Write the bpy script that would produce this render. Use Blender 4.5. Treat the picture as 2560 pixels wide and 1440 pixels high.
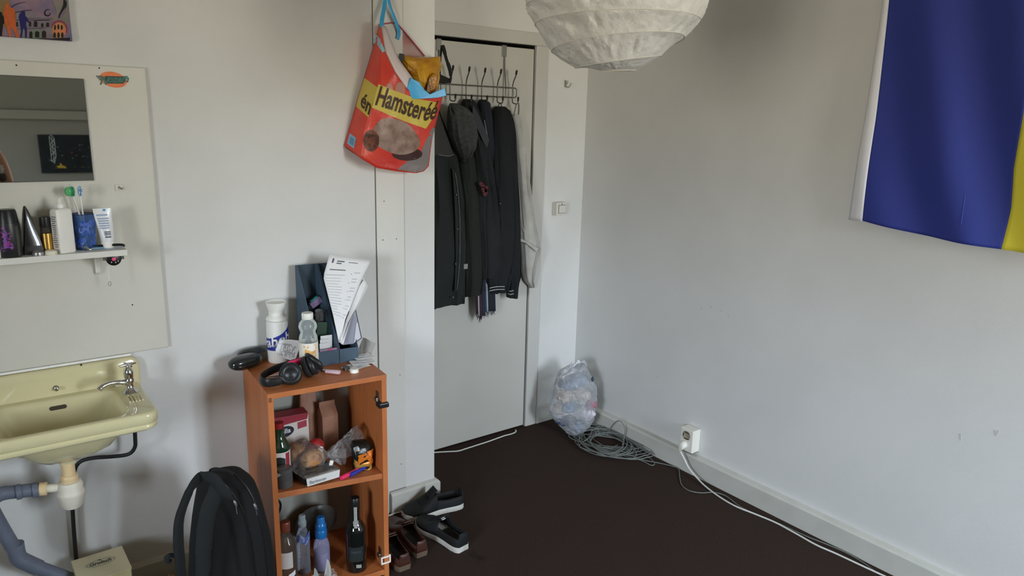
import bpy, bmesh, math, random
from mathutils import Vector, Matrix
from mathutils import noise as mnoise
random.seed(7)
for o in list(bpy.data.objects): bpy.data.objects.remove(o)
SC = bpy.context.scene
COL = SC.collection
pi = math.pi

# ------------------------------------------------------------------ camera
FPX, YAW, PITCH, ROLL = 1825.7, 0.65385, 0.22426, -0.02528
cy, sy = math.cos(YAW), math.sin(YAW)
FWD = Vector((sy*math.cos(PITCH), cy*math.cos(PITCH), -math.sin(PITCH)))
r0 = Vector((cy, -sy, 0)); d0 = FWD.cross(r0)
RGT = r0*math.cos(ROLL) + d0*math.sin(ROLL)
DWN = d0*math.cos(ROLL) - r0*math.sin(ROLL)
EYE = Vector((0, 0, 1.65))
cam = bpy.data.cameras.new('camera'); camo = bpy.data.objects.new('camera', cam); COL.objects.link(camo)
camo.matrix_world = Matrix(((RGT.x, -DWN.x, -FWD.x, EYE.x), (RGT.y, -DWN.y, -FWD.y, EYE.y), (RGT.z, -DWN.z, -FWD.z, EYE.z), (0, 0, 0, 1)))
cam.sensor_width = 36; cam.lens = 36*FPX/2560; cam.clip_start = 0.02
SC.camera = camo

# ------------------------------------------------------------------ light
SC.view_settings.view_transform = 'Standard'; SC.view_settings.look = 'None'
SC.view_settings.exposure = 0.0; SC.view_settings.gamma = 1; SC.view_settings.use_curve_mapping = False
SC.cycles.use_denoising = True
SC.cycles.max_bounces = 10; SC.cycles.diffuse_bounces = 6; SC.cycles.transparent_max_bounces = 24
W = bpy.data.worlds.new('sky'); SC.world = W; W.use_nodes = True
nt = W.node_tree; nt.nodes.clear()
wo = nt.nodes.new('ShaderNodeOutputWorld'); bg = nt.nodes.new('ShaderNodeBackground')
tc = nt.nodes.new('ShaderNodeTexCoord'); sx = nt.nodes.new('ShaderNodeSeparateXYZ'); cr = nt.nodes.new('ShaderNodeValToRGB')
nt.links.new(tc.outputs['Generated'], sx.inputs[0])
ma = nt.nodes.new('ShaderNodeMath'); ma.operation = 'MULTIPLY_ADD'; ma.inputs[1].default_value = 0.5; ma.inputs[2].default_value = 0.5
nt.links.new(sx.outputs['Z'], ma.inputs[0]); nt.links.new(ma.outputs[0], cr.inputs[0])
e = cr.color_ramp.elements
e[0].position = 0.0; e[0].color = (0.40, 0.36, 0.27, 1)        # street and roofs opposite
e[1].position = 1.0; e[1].color = (0.72, 0.84, 1.0, 1)         # overcast sky
x = e.new(0.50); x.color = (0.47, 0.43, 0.35, 1)
x = e.new(0.56); x.color = (0.78, 0.88, 1.0, 1)
bg.inputs['Strength'].default_value = 54
nt.links.new(cr.outputs[0], bg.inputs['Color']); nt.links.new(bg.outputs[0], wo.inputs['Surface'])
def portal(loc, rot, w, h):
    l = bpy.data.lights.new('window_portal', 'AREA'); l.shape = 'RECTANGLE'; l.size = w; l.size_y = h
    l.cycles.is_portal = True
    o = bpy.data.objects.new('window_portal', l); o.location = loc; o.rotation_euler = rot; COL.objects.link(o)

# room dimensions (metres)
YL, YD, XP, CEIL = 2.557, 2.957, 1.551, 2.72      # sink wall, door wall, pier corner
YB, XL = -2.0, -2.7                               # wall behind, far left wall
def XR(y): return 2.735 - 0.012*(2.96 - y)         # right wall runs very slightly out of square
WR = (1.72, 2.63, 0.80, 2.32)                      # main window, in the wall behind at the right: x0 x1 z0 z1
WF = (-1.20, 0.12, 0.85, 2.15)                     # unseen fill window, added in the far left wall: y0 y1 z0 z1
portal(((WR[0]+WR[1])/2, YB-0.18, (WR[2]+WR[3])/2), (pi/2, 0, 0), WR[1]-WR[0], WR[3]-WR[2])
portal((XL-0.18, (WF[0]+WF[1])/2, (WF[2]+WF[3])/2), (0, -pi/2, 0), WF[3]-WF[2], WF[1]-WF[0])

# ------------------------------------------------------------------ helpers
def ray(u, v): return FWD + RGT*((u-1280)/FPX) + DWN*((v-720)/FPX)
def py(u, v, y):
    d = ray(u, v); return EYE + d*(y/d.y)
def px(u, v, x):
    d = ray(u, v); return EYE + d*(x/d.x)
def pz(u, v, z):
    d = ray(u, v); return EYE + d*((z-1.65)/d.z)
def pn(u, v, P, n):
    d = ray(u, v); return EYE + d*((P-EYE).dot(n)/d.dot(n))
def lin(c): c /= 255; return c/12.92 if c <= 0.04045 else ((c+0.055)/1.055)**2.4
def rgb(r, g, b): return (lin(r), lin(g), lin(b), 1)

MATS = {}
def M(name, col, rough=0.5, metal=0.0, bump=None, var=None, trans=0.0, ior=1.45, alpha=1.0, sheen=0.0, coat=0.0, sub=0.0, cols=None, tr=0.0):
    """procedural principled material. bump=(scale, strength, dist); var=(scale, col2, lo, hi)"""
    if name in MATS: return MATS[name]
    m = bpy.data.materials.new(name); m.use_nodes = True; t = m.node_tree; b = t.nodes['Principled BSDF']
    b.inputs['Base Color'].default_value = col; b.inputs['Roughness'].default_value = rough; b.inputs['Metallic'].default_value = metal
    b.inputs['Transmission Weight'].default_value = trans; b.inputs['IOR'].default_value = ior; b.inputs['Alpha'].default_value = alpha
    b.inputs['Sheen Weight'].default_value = sheen; b.inputs['Coat Weight'].default_value = coat
    co = t.nodes.new('ShaderNodeTexCoord')
    if var:
        n = t.nodes.new('ShaderNodeTexNoise'); n.inputs['Scale'].default_value = var[0]; n.inputs['Detail'].default_value = 5
        r = t.nodes.new('ShaderNodeValToRGB'); r.color_ramp.elements[0].color = col; r.color_ramp.elements[1].color = var[1]
        r.color_ramp.elements[0].position = var[2] if len(var) > 2 else 0.35; r.color_ramp.elements[1].position = var[3] if len(var) > 3 else 0.7
        if len(var) > 4:
            mp = t.nodes.new('ShaderNodeMapping'); mp.inputs['Scale'].default_value = var[4]; t.links.new(co.outputs['Object'], mp.inputs[0]); t.links.new(mp.outputs[0], n.inputs['Vector'])
        else: t.links.new(co.outputs['Object'], n.inputs['Vector'])
        t.links.new(n.outputs['Fac'], r.inputs[0]); t.links.new(r.outputs[0], b.inputs['Base Color'])
        if cols:
            for p, c in cols:
                q = r.color_ramp.elements.new(p); q.color = c
    if bump:
        n2 = t.nodes.new('ShaderNodeTexNoise'); n2.inputs['Scale'].default_value = bump[0]; n2.inputs['Detail'].default_value = 4
        bp = t.nodes.new('ShaderNodeBump'); bp.inputs['Strength'].default_value = bump[1]; bp.inputs['Distance'].default_value = bump[2]
        t.links.new(co.outputs['Object'], n2.inputs['Vector']); t.links.new(n2.outputs['Fac'], bp.inputs['Height']); t.links.new(bp.outputs[0], b.inputs['Normal'])
    if tr:   # thin translucent sheet (paper, film)
        out = t.nodes['Material Output']; tl = t.nodes.new('ShaderNodeBsdfTranslucent'); tl.inputs[0].default_value = col
        mx = t.nodes.new('ShaderNodeMixShader'); mx.inputs[0].default_value = tr
        t.links.new(b.outputs[0], mx.inputs[1]); t.links.new(tl.outputs[0], mx.inputs[2]); t.links.new(mx.outputs[0], out.inputs['Surface'])
        if bump: t.links.new(bp.outputs[0], tl.inputs['Normal'])
    MATS[name] = m; return m
def film(name, col, opac, rough=0.15, bump=None):
    """clear thin plastic: mostly see-through, some milky body and gloss"""
    if name in MATS: return MATS[name]
    m = bpy.data.materials.new(name); m.use_nodes = True; t = m.node_tree; b = t.nodes['Principled BSDF']; out = t.nodes['Material Output']
    b.inputs['Base Color'].default_value = col; b.inputs['Roughness'].default_value = rough
    tp = t.nodes.new('ShaderNodeBsdfTransparent'); tp.inputs[0].default_value = (0.97, 0.97, 0.97, 1)
    mx = t.nodes.new('ShaderNodeMixShader'); fr = t.nodes.new('ShaderNodeFresnel'); fr.inputs[0].default_value = 1.4
    ad = t.nodes.new('ShaderNodeMath'); ad.operation = 'ADD'; ad.inputs[1].default_value = opac; ad.use_clamp = True
    t.links.new(fr.outputs[0], ad.inputs[0]); t.links.new(ad.outputs[0], mx.inputs[0])
    t.links.new(tp.outputs[0], mx.inputs[1]); t.links.new(b.outputs[0], mx.inputs[2]); t.links.new(mx.outputs[0], out.inputs['Surface'])
    if bump:
        co = t.nodes.new('ShaderNodeTexCoord'); n2 = t.nodes.new('ShaderNodeTexNoise'); n2.inputs['Scale'].default_value = bump[0]
        bp = t.nodes.new('ShaderNodeBump'); bp.inputs['Strength'].default_value = bump[1]; bp.inputs['Distance'].default_value = bump[2]
        t.links.new(co.outputs['Object'], n2.inputs['Vector']); t.links.new(n2.outputs['Fac'], bp.inputs['Height']); t.links.new(bp.outputs[0], b.inputs['Normal']); t.links.new(bp.outputs[0], fr.inputs['Normal'])
    MATS[name] = m; return m

class G:
    """collects faces; becomes one mesh object"""
    def __init__(s): s.v = []; s.f = []
    def add(s, vs, fs):
        k = len(s.v); s.v += [Vector(a) for a in vs]; s.f += [tuple(i+k for i in f) for f in fs]; return s
    def box(s, a, b, Mx=None):
        (x0, y0, z0), (x1, y1, z1) = a, b
        vs = [Vector(p) for p in ((x0,y0,z0),(x1,y0,z0),(x1,y1,z0),(x0,y1,z0),(x0,y0,z1),(x1,y0,z1),(x1,y1,z1),(x0,y1,z1))]
        if Mx: vs = [Mx @ p for p in vs]
        return s.add(vs, [(3,2,1,0),(4,5,6,7),(0,1,5,4),(1,2,6,5),(2,3,7,6),(3,0,4,7)])
    def loft(s, rings, cap0=True, cap1=True, closed=True):
        n = len(rings[0]); vs = [p for r in rings for p in r]; fs = []
        for i in range(len(rings)-1):
            for j in range(n if closed else n-1):
                k = (j+1) % n
                fs.append((i*n+j, i*n+k, (i+1)*n+k, (i+1)*n+j))
        if cap0: fs.append(tuple(range(n-1, -1, -1)))
        if cap1: fs.append(tuple((len(rings)-1)*n+j for j in range(n)))
        return s.add(vs, fs)
    def grid(s, fn, nu, nv):
        return s.loft([[Vector(fn(i/nu, j/nv)) for i in range(nu+1)] for j in range(nv+1)], False, False, False)
    def lathe(s, prof, n=28, Mx=None, c0=True, c1=True):
        """prof: (radius, z) list, axis z"""
        rings = []
        for r, z in prof:
            ring = [Vector((r*math.cos(2*pi*k/n), r*math.sin(2*pi*k/n), z)) for k in range(n)]
            rings.append([Mx @ p for p in ring] if Mx else ring)
        return s.loft(rings, c0, c1)
    def tube(s, pts, r, n=8, sm=0, flat=1.0, up=None):
        pts = [Vector(p) for p in pts]
        if sm: pts = smooth(pts, sm)
        rs = r if isinstance(r, (list, tuple)) else [r]*len(pts)
        if len(rs) != len(pts): rs = [rs[min(len(rs)-1, int(i/(len(pts)-1)*(len(rs)-1)+.5))] for i in range(len(pts))]
        rings = []; prev = None
        for i, p in enumerate(pts):
            t = (pts[min(i+1, len(pts)-1)] - pts[max(i-1, 0)]).normalized()
            if prev is None:
                a = Vector(up) if up else (Vector((0,0,1)) if abs(t.z) < .9 else Vector((1,0,0)))
            else: a = prev
            nx = (a - t*a.dot(t)); nx = nx.normalized() if nx.length > 1e-6 else t.orthogonal().normalized()
            prev = nx; by = t.cross(nx)
            rings.append([p + (nx*math.cos(2*pi*k/n)*flat + by*math.sin(2*pi*k/n))*rs[i] for k in range(n)])
        return s.loft(rings)
    def ball(s, c, r, n=16, m=10, Mx=None):
        c = Vector(c); r = (r, r, r) if not isinstance(r, (list, tuple)) else r
        rings = []
        for j in range(1, m):
            a = pi*j/m
            rings.append([Vector((r[0]*math.sin(a)*math.cos(2*pi*k/n), r[1]*math.sin(a)*math.sin(2*pi*k/n), -r[2]*math.cos(a))) for k in range(n)])
        rings = [[c + (Mx @ p if Mx else p) for p in R] for R in rings]
        return s.loft(rings)
    def prism(s, poly, fn, d):
        """poly of 2D points; fn(x,y,h) -> 3D; extruded from h=0 to h=d"""
        n = len(poly)
        vs = [fn(x, y, 0) for x, y in poly] + [fn(x, y, d) for x, y in poly]
        return s.add(vs, [tuple(range(n-1, -1, -1)), tuple(range(n, 2*n))] + [(i, (i+1) % n, n+(i+1) % n, n+i) for i in range(n)])
    def warp(s, fn): s.v = [Vector(fn(p)) for p in s.v]; return s
    def jitter(s, amp, scale):
        s.v = [p + mnoise.noise_vector(p*scale)*amp for p in s.v]; return s

def smooth(pts, k):
    """Catmull-Rom resampling"""
    out = []; n = len(pts)
    for i in range(n-1):
        a, b, c, d = pts[max(i-1,0)], pts[i], pts[i+1], pts[min(i+2,n-1)]
        for j in range(k):
            t = j/k
            out.append(0.5*((2*b) + (c-a)*t + (2*a-5*b+4*c-d)*t*t + (3*b-a-3*c+d)*t**3))
    out.append(pts[-1]); return out
def lerp(xs, ys, x):
    if x <= xs[0]: return ys[0]
    for i in range(len(xs)-1):
        if x <= xs[i+1]:
            t = (x-xs[i])/(xs[i+1]-xs[i]); return ys[i]*(1-t) + ys[i+1]*t
    return ys[-1]

TINY = {'arches', 'cornice_lines', 'swirls', 'medallion_arches', 'label_specks', 'strap_links', 'form_heading', 'form_lines', 'print', 'small_print', 'markers', 'text_block', 'bar_lines', 'marbling', 'splash_print', 'bristles', 'lettering', 'contact', 'hem_stripe'}
def obj(name, g, mat, parent=None, smooth_=False, bevel=0, solid=0, sub=0, auto=True):
    me = bpy.data.meshes.new(name); me.from_pydata([tuple(p) for p in g.v], [], g.f)
    bm = bmesh.new(); bm.from_mesh(me); bmesh.ops.recalc_face_normals(bm, faces=bm.faces)
    if bevel: bmesh.ops.bevel(bm, geom=[e for e in bm.edges if len(e.link_faces) == 2 and e.calc_face_angle(0) > 0.6], offset=bevel, segments=2, affect='EDGES', profile=.5, clamp_overlap=True)
    bm.to_mesh(me); bm.free()
    me.materials.append(mat)
    o = bpy.data.objects.new(name, me); COL.objects.link(o)
    if name in TINY: o['kind'] = 'stuff'
    if smooth_:
        for p in me.polygons: p.use_smooth = True
        if auto: me.set_sharp_from_angle(angle=math.radians(50))
    if solid:
        md = o.modifiers.new('thickness', 'SOLIDIFY'); md.thickness = solid; md.offset = 0
    if sub:
        md = o.modifiers.new('subdivision', 'SUBSURF'); md.levels = md.render_levels = sub
    if parent is not None:
        o.parent = parent; o.matrix_parent_inverse = parent.matrix_world.inverted()
    return o
def thing(name, label, cat, loc=(0,0,0), group=None):
    o = bpy.data.objects.new(name, None); COL.objects.link(o); o.location = Vector(loc); o.empty_display_size = 0.05
    o.matrix_world = Matrix.Translation(Vector(loc))
    o['label'] = label; o['category'] = cat
    if group: o['group'] = group
    return o
def tag(o, label, cat, group=None):
    o['label'] = label; o['category'] = cat
    if group: o['group'] = group
    return o
def struct(name, g, mat, **k):
    o = obj(name, g, mat, **k); o['kind'] = 'structure'; return o
def text(s, size=1.0, bold=0.0, shear=0.0, spacing=1.0):
    """flat lettering as mesh data: list of (x,y) verts and faces, left aligned, baseline 0"""
    c = bpy.data.curves.new('t', 'FONT'); c.body = s; c.size = size; c.offset = bold; c.shear = shear; c.space_character = spacing; c.resolution_u = 3
    o = bpy.data.objects.new('t', c); COL.objects.link(o)
    me = bpy.data.meshes.new_from_object(o.evaluated_get(bpy.context.evaluated_depsgraph_get()))
    vs = [(v.co.x, v.co.y) for v in me.vertices]; fs = [tuple(p.vertices) for p in me.polygons]
    bpy.data.objects.remove(o); bpy.data.curves.remove(c); bpy.data.meshes.remove(me)
    return vs, fs
def lettering(g, s, fn, w=None, h=None, **k):
    """text scaled into a box of width w / cap height h, mapped by fn(x, y)"""
    vs, fs = text(s, **k)
    x0 = min(a for a, _ in vs); x1 = max(a for a, _ in vs); y1 = max(b for _, b in vs); y0 = min(0, min(b for _, b in vs))
    kx = (w/(x1-x0)) if w else (h/(y1)); ky = (h/y1) if h else kx
    g.add([fn((a-x0)*kx, b*ky) for a, b in vs], fs); return g
def ell(cx, cy, rx, ry, n=24, a0=0): return [(cx+rx*math.cos(2*pi*k/n+a0), cy+ry*math.sin(2*pi*k/n+a0)) for k in range(n)]

# ------------------------------------------------------------------ the room
mWall = M('white_wall_paint', rgb(212,212,209), .85, bump=(420, .35, .002), var=(2.5, rgb(204,204,200), .4, .7))
mWallR = M('white_wall_paint_right', rgb(208,208,205), .85, bump=(420, .3, .002), var=(2.0, rgb(201,201,198), .4, .7))
mCream = M('cream_gloss_paint', rgb(203,201,190), .45, bump=(90, .12, .002), var=(4, rgb(198,196,184), .4, .7))
mTrim = M('off_white_trim_paint', rgb(192,192,184), .45, bump=(60, .15, .002), var=(9, rgb(184,184,175), .45, .75))
mFrame = M('white_frame_paint', rgb(190,188,182), .5, bump=(80, .15, .002))
mDoor = M('door_white_paint', rgb(190,188,180), .4, bump=(40, .1, .002), var=(3, rgb(184,182,173), .4, .7))
mCarpet = M('dark_brown_carpet', rgb(80,66,59), 1.0, bump=(600, 1.0, .006), var=(300, rgb(52,42,38), .35, .65))
mCarpet.node_tree.nodes['Principled BSDF'].inputs['Specular IOR Level'].default_value = .05
mCeil = M('ceiling_paint', rgb(196,195,190), .9, bump=(200, .2, .002))
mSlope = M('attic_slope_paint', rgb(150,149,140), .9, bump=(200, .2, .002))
mDark = M('dark_void', rgb(26,24,20), .9, bump=(50, .1, .002))
mBlack = M('black_plastic', rgb(22,23,24), .35, bump=(200, .05, .001))
mWhiteP = M('white_plastic', rgb(232,231,224), .35, bump=(120, .03, .001))
mChrome = M('chrome', rgb(205,205,205), .12, 1.0, bump=(80, .03, .001))
mSteel = M('brushed_steel', rgb(150,148,142), .35, 1.0, bump=(150, .05, .001))
mCord = M('white_cord', rgb(205,205,198), .5, bump=(100, .05, .001))
mPaper = M('white_paper', rgb(226,226,226), .8, bump=(60, .1, .001))
mInk = M('print_ink', rgb(122,122,126), .8, bump=(200, .05, .0005))
mClear = film('clear_plastic', rgb(228,230,230), .12, .06)
mWrap = film('crinkled_wrap', rgb(220,218,215), .07, .12, bump=(70, 1.0, .01))

g = G().box((XL-.3, YB-.3, -.12), (3.1, 3.3, 0)); struct('floor', g, mCarpet)
g = G().box((XL-.3, YB-.3, CEIL), (3.1, 3.3, CEIL+.12)); struct('ceiling', g, mCeil)
g = G().box((XL-.3, YL, 0), (XP, 3.3, CEIL)); struct('wall_left', g, mWall)
g = G().box((2.374, YD, 0), (2.9, YD+.14, CEIL)).box((XP, YD, 2.018), (2.374, YD+.14, CEIL)); struct('wall_door', g, mWall)
g = G().box((XP, 3.2, 0), (2.9, 3.28, CEIL)); struct('dark_hall_backing', g, mDark)  # dark sheet behind the door, its colour stands for the unlit hall
g = G().box((0, YB-.3, 0), (.2, 3.2, CEIL)); g.warp(lambda p: (p.x + XR(p.y), p.y, p.z)); struct('wall_right', g, mWallR)
w = WF; g = G()
for a, b in (((XL-.2, w[1], 0), (XL, YL, CEIL)), ((XL-.2, YB-.3, 0), (XL, w[0], CEIL)), ((XL-.2, w[0], 0), (XL, w[1], w[2])), ((XL-.2, w[0], w[3]), (XL, w[1], CEIL))): g.box(a, b)
struct('wall_far_left', g, mWall)
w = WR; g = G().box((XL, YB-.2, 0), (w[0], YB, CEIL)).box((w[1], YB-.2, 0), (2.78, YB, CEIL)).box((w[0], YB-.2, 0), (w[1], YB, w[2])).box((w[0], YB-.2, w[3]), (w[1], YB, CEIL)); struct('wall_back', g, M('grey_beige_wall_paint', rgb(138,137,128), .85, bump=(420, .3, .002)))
g = G(); g.add([(-1.2, YB, 1.64), (1.4, YB, 1.64), (1.4, YB, CEIL), (-1.2, YB, CEIL), (-1.2, YB+.9, CEIL), (1.4, YB+.9, CEIL)], [(0,1,2,3), (0,4,5,1), (3,2,5,4), (0,3,4), (1,5,2)])
struct('ceiling_slope', g, mSlope)
g = G().box((-1.2, YB, 1.574), (1.4, YB+.05, 1.642)); struct('trim_4', g, mSlope)
# windows: frame, mullion, pane
def window(name, fn, y0, y1, z0, z1):
    g = G(); t = .06; ym = (y0+y1)/2
    for a, b in (((.10, y0, z0), (.17, y1, z0+t)), ((.10, y0, z1-t), (.17, y1, z1)), ((.10, y0, z0+t), (.17, y0+t, z1-t)), ((.10, y1-t, z0+t), (.17, y1, z1-t)), ((.10, ym-.03, z0+t), (.17, ym+.03, z1-t))): g.box(a, b)
    o = struct(name, g.warp(fn), mFrame)
    p = G().box((.13, y0+t, z0+t), (.136, ym-.03, z1-t)).box((.13, ym+.03, z0+t), (.136, y1-t, z1-t)); obj('pane', p.warp(fn), film('window_glass', (1,1,1,1), 0.0, .02), o)
    s = G().box((-.06, y0-.04, z0-.03), (.10, y1+.04, z0)); obj('sill', s.warp(fn), mFrame, o)
window('window_1', lambda p: (p.y, YB - p.x, p.z), *WR)
window('fill_window', lambda p: (XL - p.x, p.y, p.z), *WF)  # added out of view to fill light onto the right wall

# skirting, casing, boards
def skirt(g, prof, pts):
    """prof: (out, z) section swept along plan points; 'out' measured along the left-hand normal"""
    rings = []
    for i, (a, b) in enumerate(pts):
        p = Vector((a, b, 0)); t0 = (p - Vector((*pts[i-1], 0))).normalized() if i else None
        t1 = (Vector((*pts[i+1], 0)) - p).normalized() if i < len(pts)-1 else None
        t0 = t0 or t1; t1 = t1 or t0
        n0 = Vector((t0.y, -t0.x, 0)); n1 = Vector((t1.y, -t1.x, 0)); n = (n0+n1); n = n/ (1 + n0.dot(n1))
        rings.append([p + n*o + Vector((0, 0, z)) for o, z in prof])
    return g.loft(rings)
g = skirt(G(), [(0,0),(.033,0),(.033,.088),(.028,.096),(0,.099)], [(XR(2.957), 2.957), (XR(-2.4), -2.4)]); struct('baseboard_right', g, mTrim)
g = skirt(G(), [(0,0),(.02,0),(.02,.083),(.013,.092),(0,.098)], [(1.331, YL), (XP, YL), (XP, YD)]); struct('baseboard_pier', g, mTrim)
g = skirt(G(), [(0,0),(.018,0),(.018,.118),(.012,.126),(0,.13)], [(XL, YL), (1.316, YL)]); struct('baseboard_left', g, mTrim)
g = skirt(G(), [(0,0),(.014,0),(.014,.09),(0,.096)], [(2.452, YD), (XR(YD), YD)]); struct('baseboard_door', g, mTrim)
g = G().box((1.288, YL-.006, .1015), (1.408, YL, CEIL)); tr1 = struct('trim_1', g, M('board_paint', rgb(209,208,202), .5, bump=(90, .12, .002), var=(4, rgb(203,202,195), .4, .7)), bevel=.002)
struct('trim_3', G().box((1.2850, YL-.0012, .13), (1.2882, YL, CEIL)).box((1.331, YL-.004, .0982), (1.408, YL-.0002, .1016)).box((1.4078, YL-.0012, .1), (1.4092, YL, .36)), M('caulk_crack', rgb(104,101,94), .9, bump=(200, .3, .001)))
for u, v in ((960,503), (957,600), (991,597), (1003,1160), (1000,937)):
    q = py(u, v, YL-.006); obj('nail_head', G().ball((q.x, YL-.0062, q.z), (.0022,.0012,.0022), 8, 6), mDark, tr1)
g = G().box((XP, YD-.012, 2.018), (2.448, YD, 2.078)).box((2.374, YD-.012, 0), (2.448, YD, 2.018)); struct('trim_2', g, mFrame, bevel=.003)
struct('door_gap_shade', G().box((XP, YD+.003, 2.0155), (2.374, YD+.135, 2.0179)).box((2.3695, YD+.004, 0), (2.3739, YD+.135, 2.0155)), mDark)  # dark strips standing in for the shade inside the door gaps
d = struct('door_1', G().box((XP+.006, YD-.002, .010), (2.366, YD+.038, 2.0)), mDoor, bevel=.002)

# ------------------------------------------------------------------ sink wall
YBO = YL - .012                        # face of the cream backboard
b = obj('backboard', G().box((-.75, YBO, .885), (.5115, YL-.0005, 1.783)), mCream, bevel=.004)
tag(b, 'cream painted wooden board on the wall behind mirror and shelf', 'board')
for u, v in ((41, 163), (248, 170), (331, 762)):
    p = py(u, v, YBO); obj('nail_head', G().ball((p.x, YBO-.0005, p.z), (.0022, .0015, .0022), 8, 6), mDark, b)
t = thing('wall_mirror', 'frameless rectangular mirror on the cream board above the shelf', 'mirror', (.1, YBO, 1.45))
obj('glass', G().box((-.36, YBO-.005, 1.446), (.339, YBO-.0005, 1.739)), M('mirror_silver', rgb(205,208,204), .015, 1.0, bump=(3, .004, .001)), t)
obj('edge', G().box((-.362, YBO-.0045, 1.444), (.341, YBO, 1.741)), M('mirror_edge', rgb(70,74,68), .3, bump=(50, .1, .001)), t)

# round orange sticker with winged green lettering
def onb(u, v, off=.0): return py(u, v, YBO-off)
t = thing('oval_sticker', 'orange oval sticker with winged green lettering, upper right of mirror', 'sticker', onb(283, 199))
def stick(o): return lambda x, y, h: onb(x, y, o + h)
po = [(283 + 34*math.cos(a) + .06*18*math.sin(a)*0 + 5*math.sin(a), 199 + 20*math.sin(a) + 3*math.cos(a)) for a in [2*pi*k/36 for k in range(36)]]
obj('oval', G().prism(po, stick(.0002), .0006), M('sticker_orange', rgb(214,104,58), .5, var=(90, rgb(226,128,62), .3, .7)), t)
mGr = M('sticker_green', rgb(34,82,74), .5, bump=(200, .05, .001)); mDG = M('sticker_dark', rgb(44,50,24), .5, bump=(200, .05, .001))
obj('band', G().prism([(262,190),(309,191),(312,196),(309,209),(266,209),(262,204)], stick(.0009), .0004), mDG, t)
wing = G()
for k in range(3):
    y = 189 + 4.2*k; x = 239 + 3.6*k
    wing.prism([(x, y), (258, y+.4), (257, y+3.2), (x+2.6, y+3)], stick(.0010), .0005)
obj('wing', wing, mGr, t); wing = G()
wing.prism([(306,190.5),(320.5,190),(317.5,193),(306,193.2)], stick(.001), .0005).prism([(306,194),(316.5,194),(314,196.5),(306,196.5)], stick(.001), .0005)
obj('wing', wing, mGr, t)
lt = G(); lettering(lt, 'N', lambda x, y: onb(250 + x + y*.35, 211 - y, .0016), w=17, h=20, bold=.03)
lettering(lt, 'ozem', lambda x, y: onb(268.5 + x + y*.25, 206.5 - y - .02*x, .0016), w=52, h=12.5, bold=.03)
obj('lettering', lt, M('sticker_teal', rgb(40,104,92), .5, bump=(200, .05, .001)), t)

# printed canvas, top left
t = thing('canvas_print', 'colourful canvas print with people silhouettes before arches, above mirror', 'picture', (.1, YL-.017, 1.95))
YC = YL - .018
def cv(x, y, h=0): p = py(x, y, YC - .0004 - h); return p
def onc(o): return lambda x, y, h: cv(x, y, o + h)
obj('canvas', G().box((-.28, YC, 1.8445), (.322, YL-.0005, 2.24)), M('canvas_wash', rgb(104,92,116), .8, var=(9, rgb(150,128,140), .3, .72), cols=((.45, rgb(96,98,128)), (.58, rgb(134,110,126)))), t, bevel=.002)
def ink(name, col, polys, o=.0002, var=None):
    g = G()
    for q in polys: g.prism(q, onc(o), .0003)
    return obj(name, g, M('canvas_' + name, col, .8, var=var or (60, tuple(c*.8 for c in col[:3])+(1,), .4, .7)), t)
def S(l): return [(x/13.09, y/13.09) for x, y in l]
ink('green_wash', rgb(98,112,92), [S([(1720,0),(2080,0),(2060,200),(1960,420),(1900,620),(1990,640),(2100,480),(2190,200),(2200,0),(2240,0),(2250,400),(2200,900),(1700,700),(1850,420),(1800,200)])], .0001, (14, rgb(132,120,116), .4, .65))
ink('arcade_wall', rgb(110,98,108), [S([(520,420),(1060,330),(1100,450),(1750,620),(1800,900),(1700,1260),(880,1245),(620,1235),(520,900)])], .0002, (30, rgb(132,124,130), .3, .7))
ink('ochre_wash', rgb(112,98,50), [S([(0,0),(320,0),(330,260),(520,420),(540,900),(100,900),(0,800)])], .00015, (20, rgb(140,110,80), .3, .7))
ar = []
for x, y, w_, h_ in ((985,780,75,170),(1165,780,120,200),(1385,820,80,130),(1560,810,100,150),(1010,1130,110,220),(1215,1130,150,230),(1440,1120,140,240),(560,790,60,160)):
    ar.append(S([(x-w_/2, y+h_/2), (x-w_/2, y-h_/4), (x-w_/3, y-h_*.42), (x, y-h_/2), (x+w_/3, y-h_*.42), (x+w_/2, y-h_/4), (x+w_/2, y+h_/2)]))
ink('arches', rgb(28,26,24), ar, .0004)
ink('cornice_lines', rgb(36,30,44), [S(q) for q in ([(500,400),(760,345),(1050,315),(1050,335),(760,370),(510,425)], [(880,600),(1280,590),(1720,600),(1720,612),(1280,604),(880,616)], [(520,655),(640,640),(640,655),(520,670)], [(900,660),(1270,640),(1620,640),(1620,670),(1270,680),(900,668)], [(540,945),(900,935),(1500,900),(1500,915),(900,950),(540,958)], [(360,240),(420,180),(600,100),(840,60),(840,75),(610,120),(430,205),(380,260)])], .0005)
ring = []
for k in range(20):
    a = pi*.55 + 1.45*pi*k/19; a2 = pi*.55 + 1.45*pi*(k+1)/19
    ring.append(S([(1930+280*math.cos(a*0.69+2.2)*1.0, 960+300*math.sin(a*0.69+2.2)), (1930+280*math.cos(a2*0.69+2.2), 960+300*math.sin(a2*0.69+2.2)), (1930+235*math.cos(a2*0.69+2.2), 960+245*math.sin(a2*0.69+2.2)), (1930+235*math.cos(a*0.69+2.2), 960+245*math.sin(a*0.69+2.2))]))
ink('pink_ring', rgb(150,44,78), ring, .0007)
ink('medallion', rgb(112,120,78), [S(ell(1930, 990, 235, 250))], .00055, (40, rgb(196,120,80), .35, .65))
ink('medallion_arches', rgb(34,40,20), [S(ell(1800+k*110, 900-20*(k==1), 34, 90, 10)) for k in range(3)] + [S(ell(1790+k*125, 1150, 45, 100, 10)) for k in range(3)], .0008)
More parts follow.
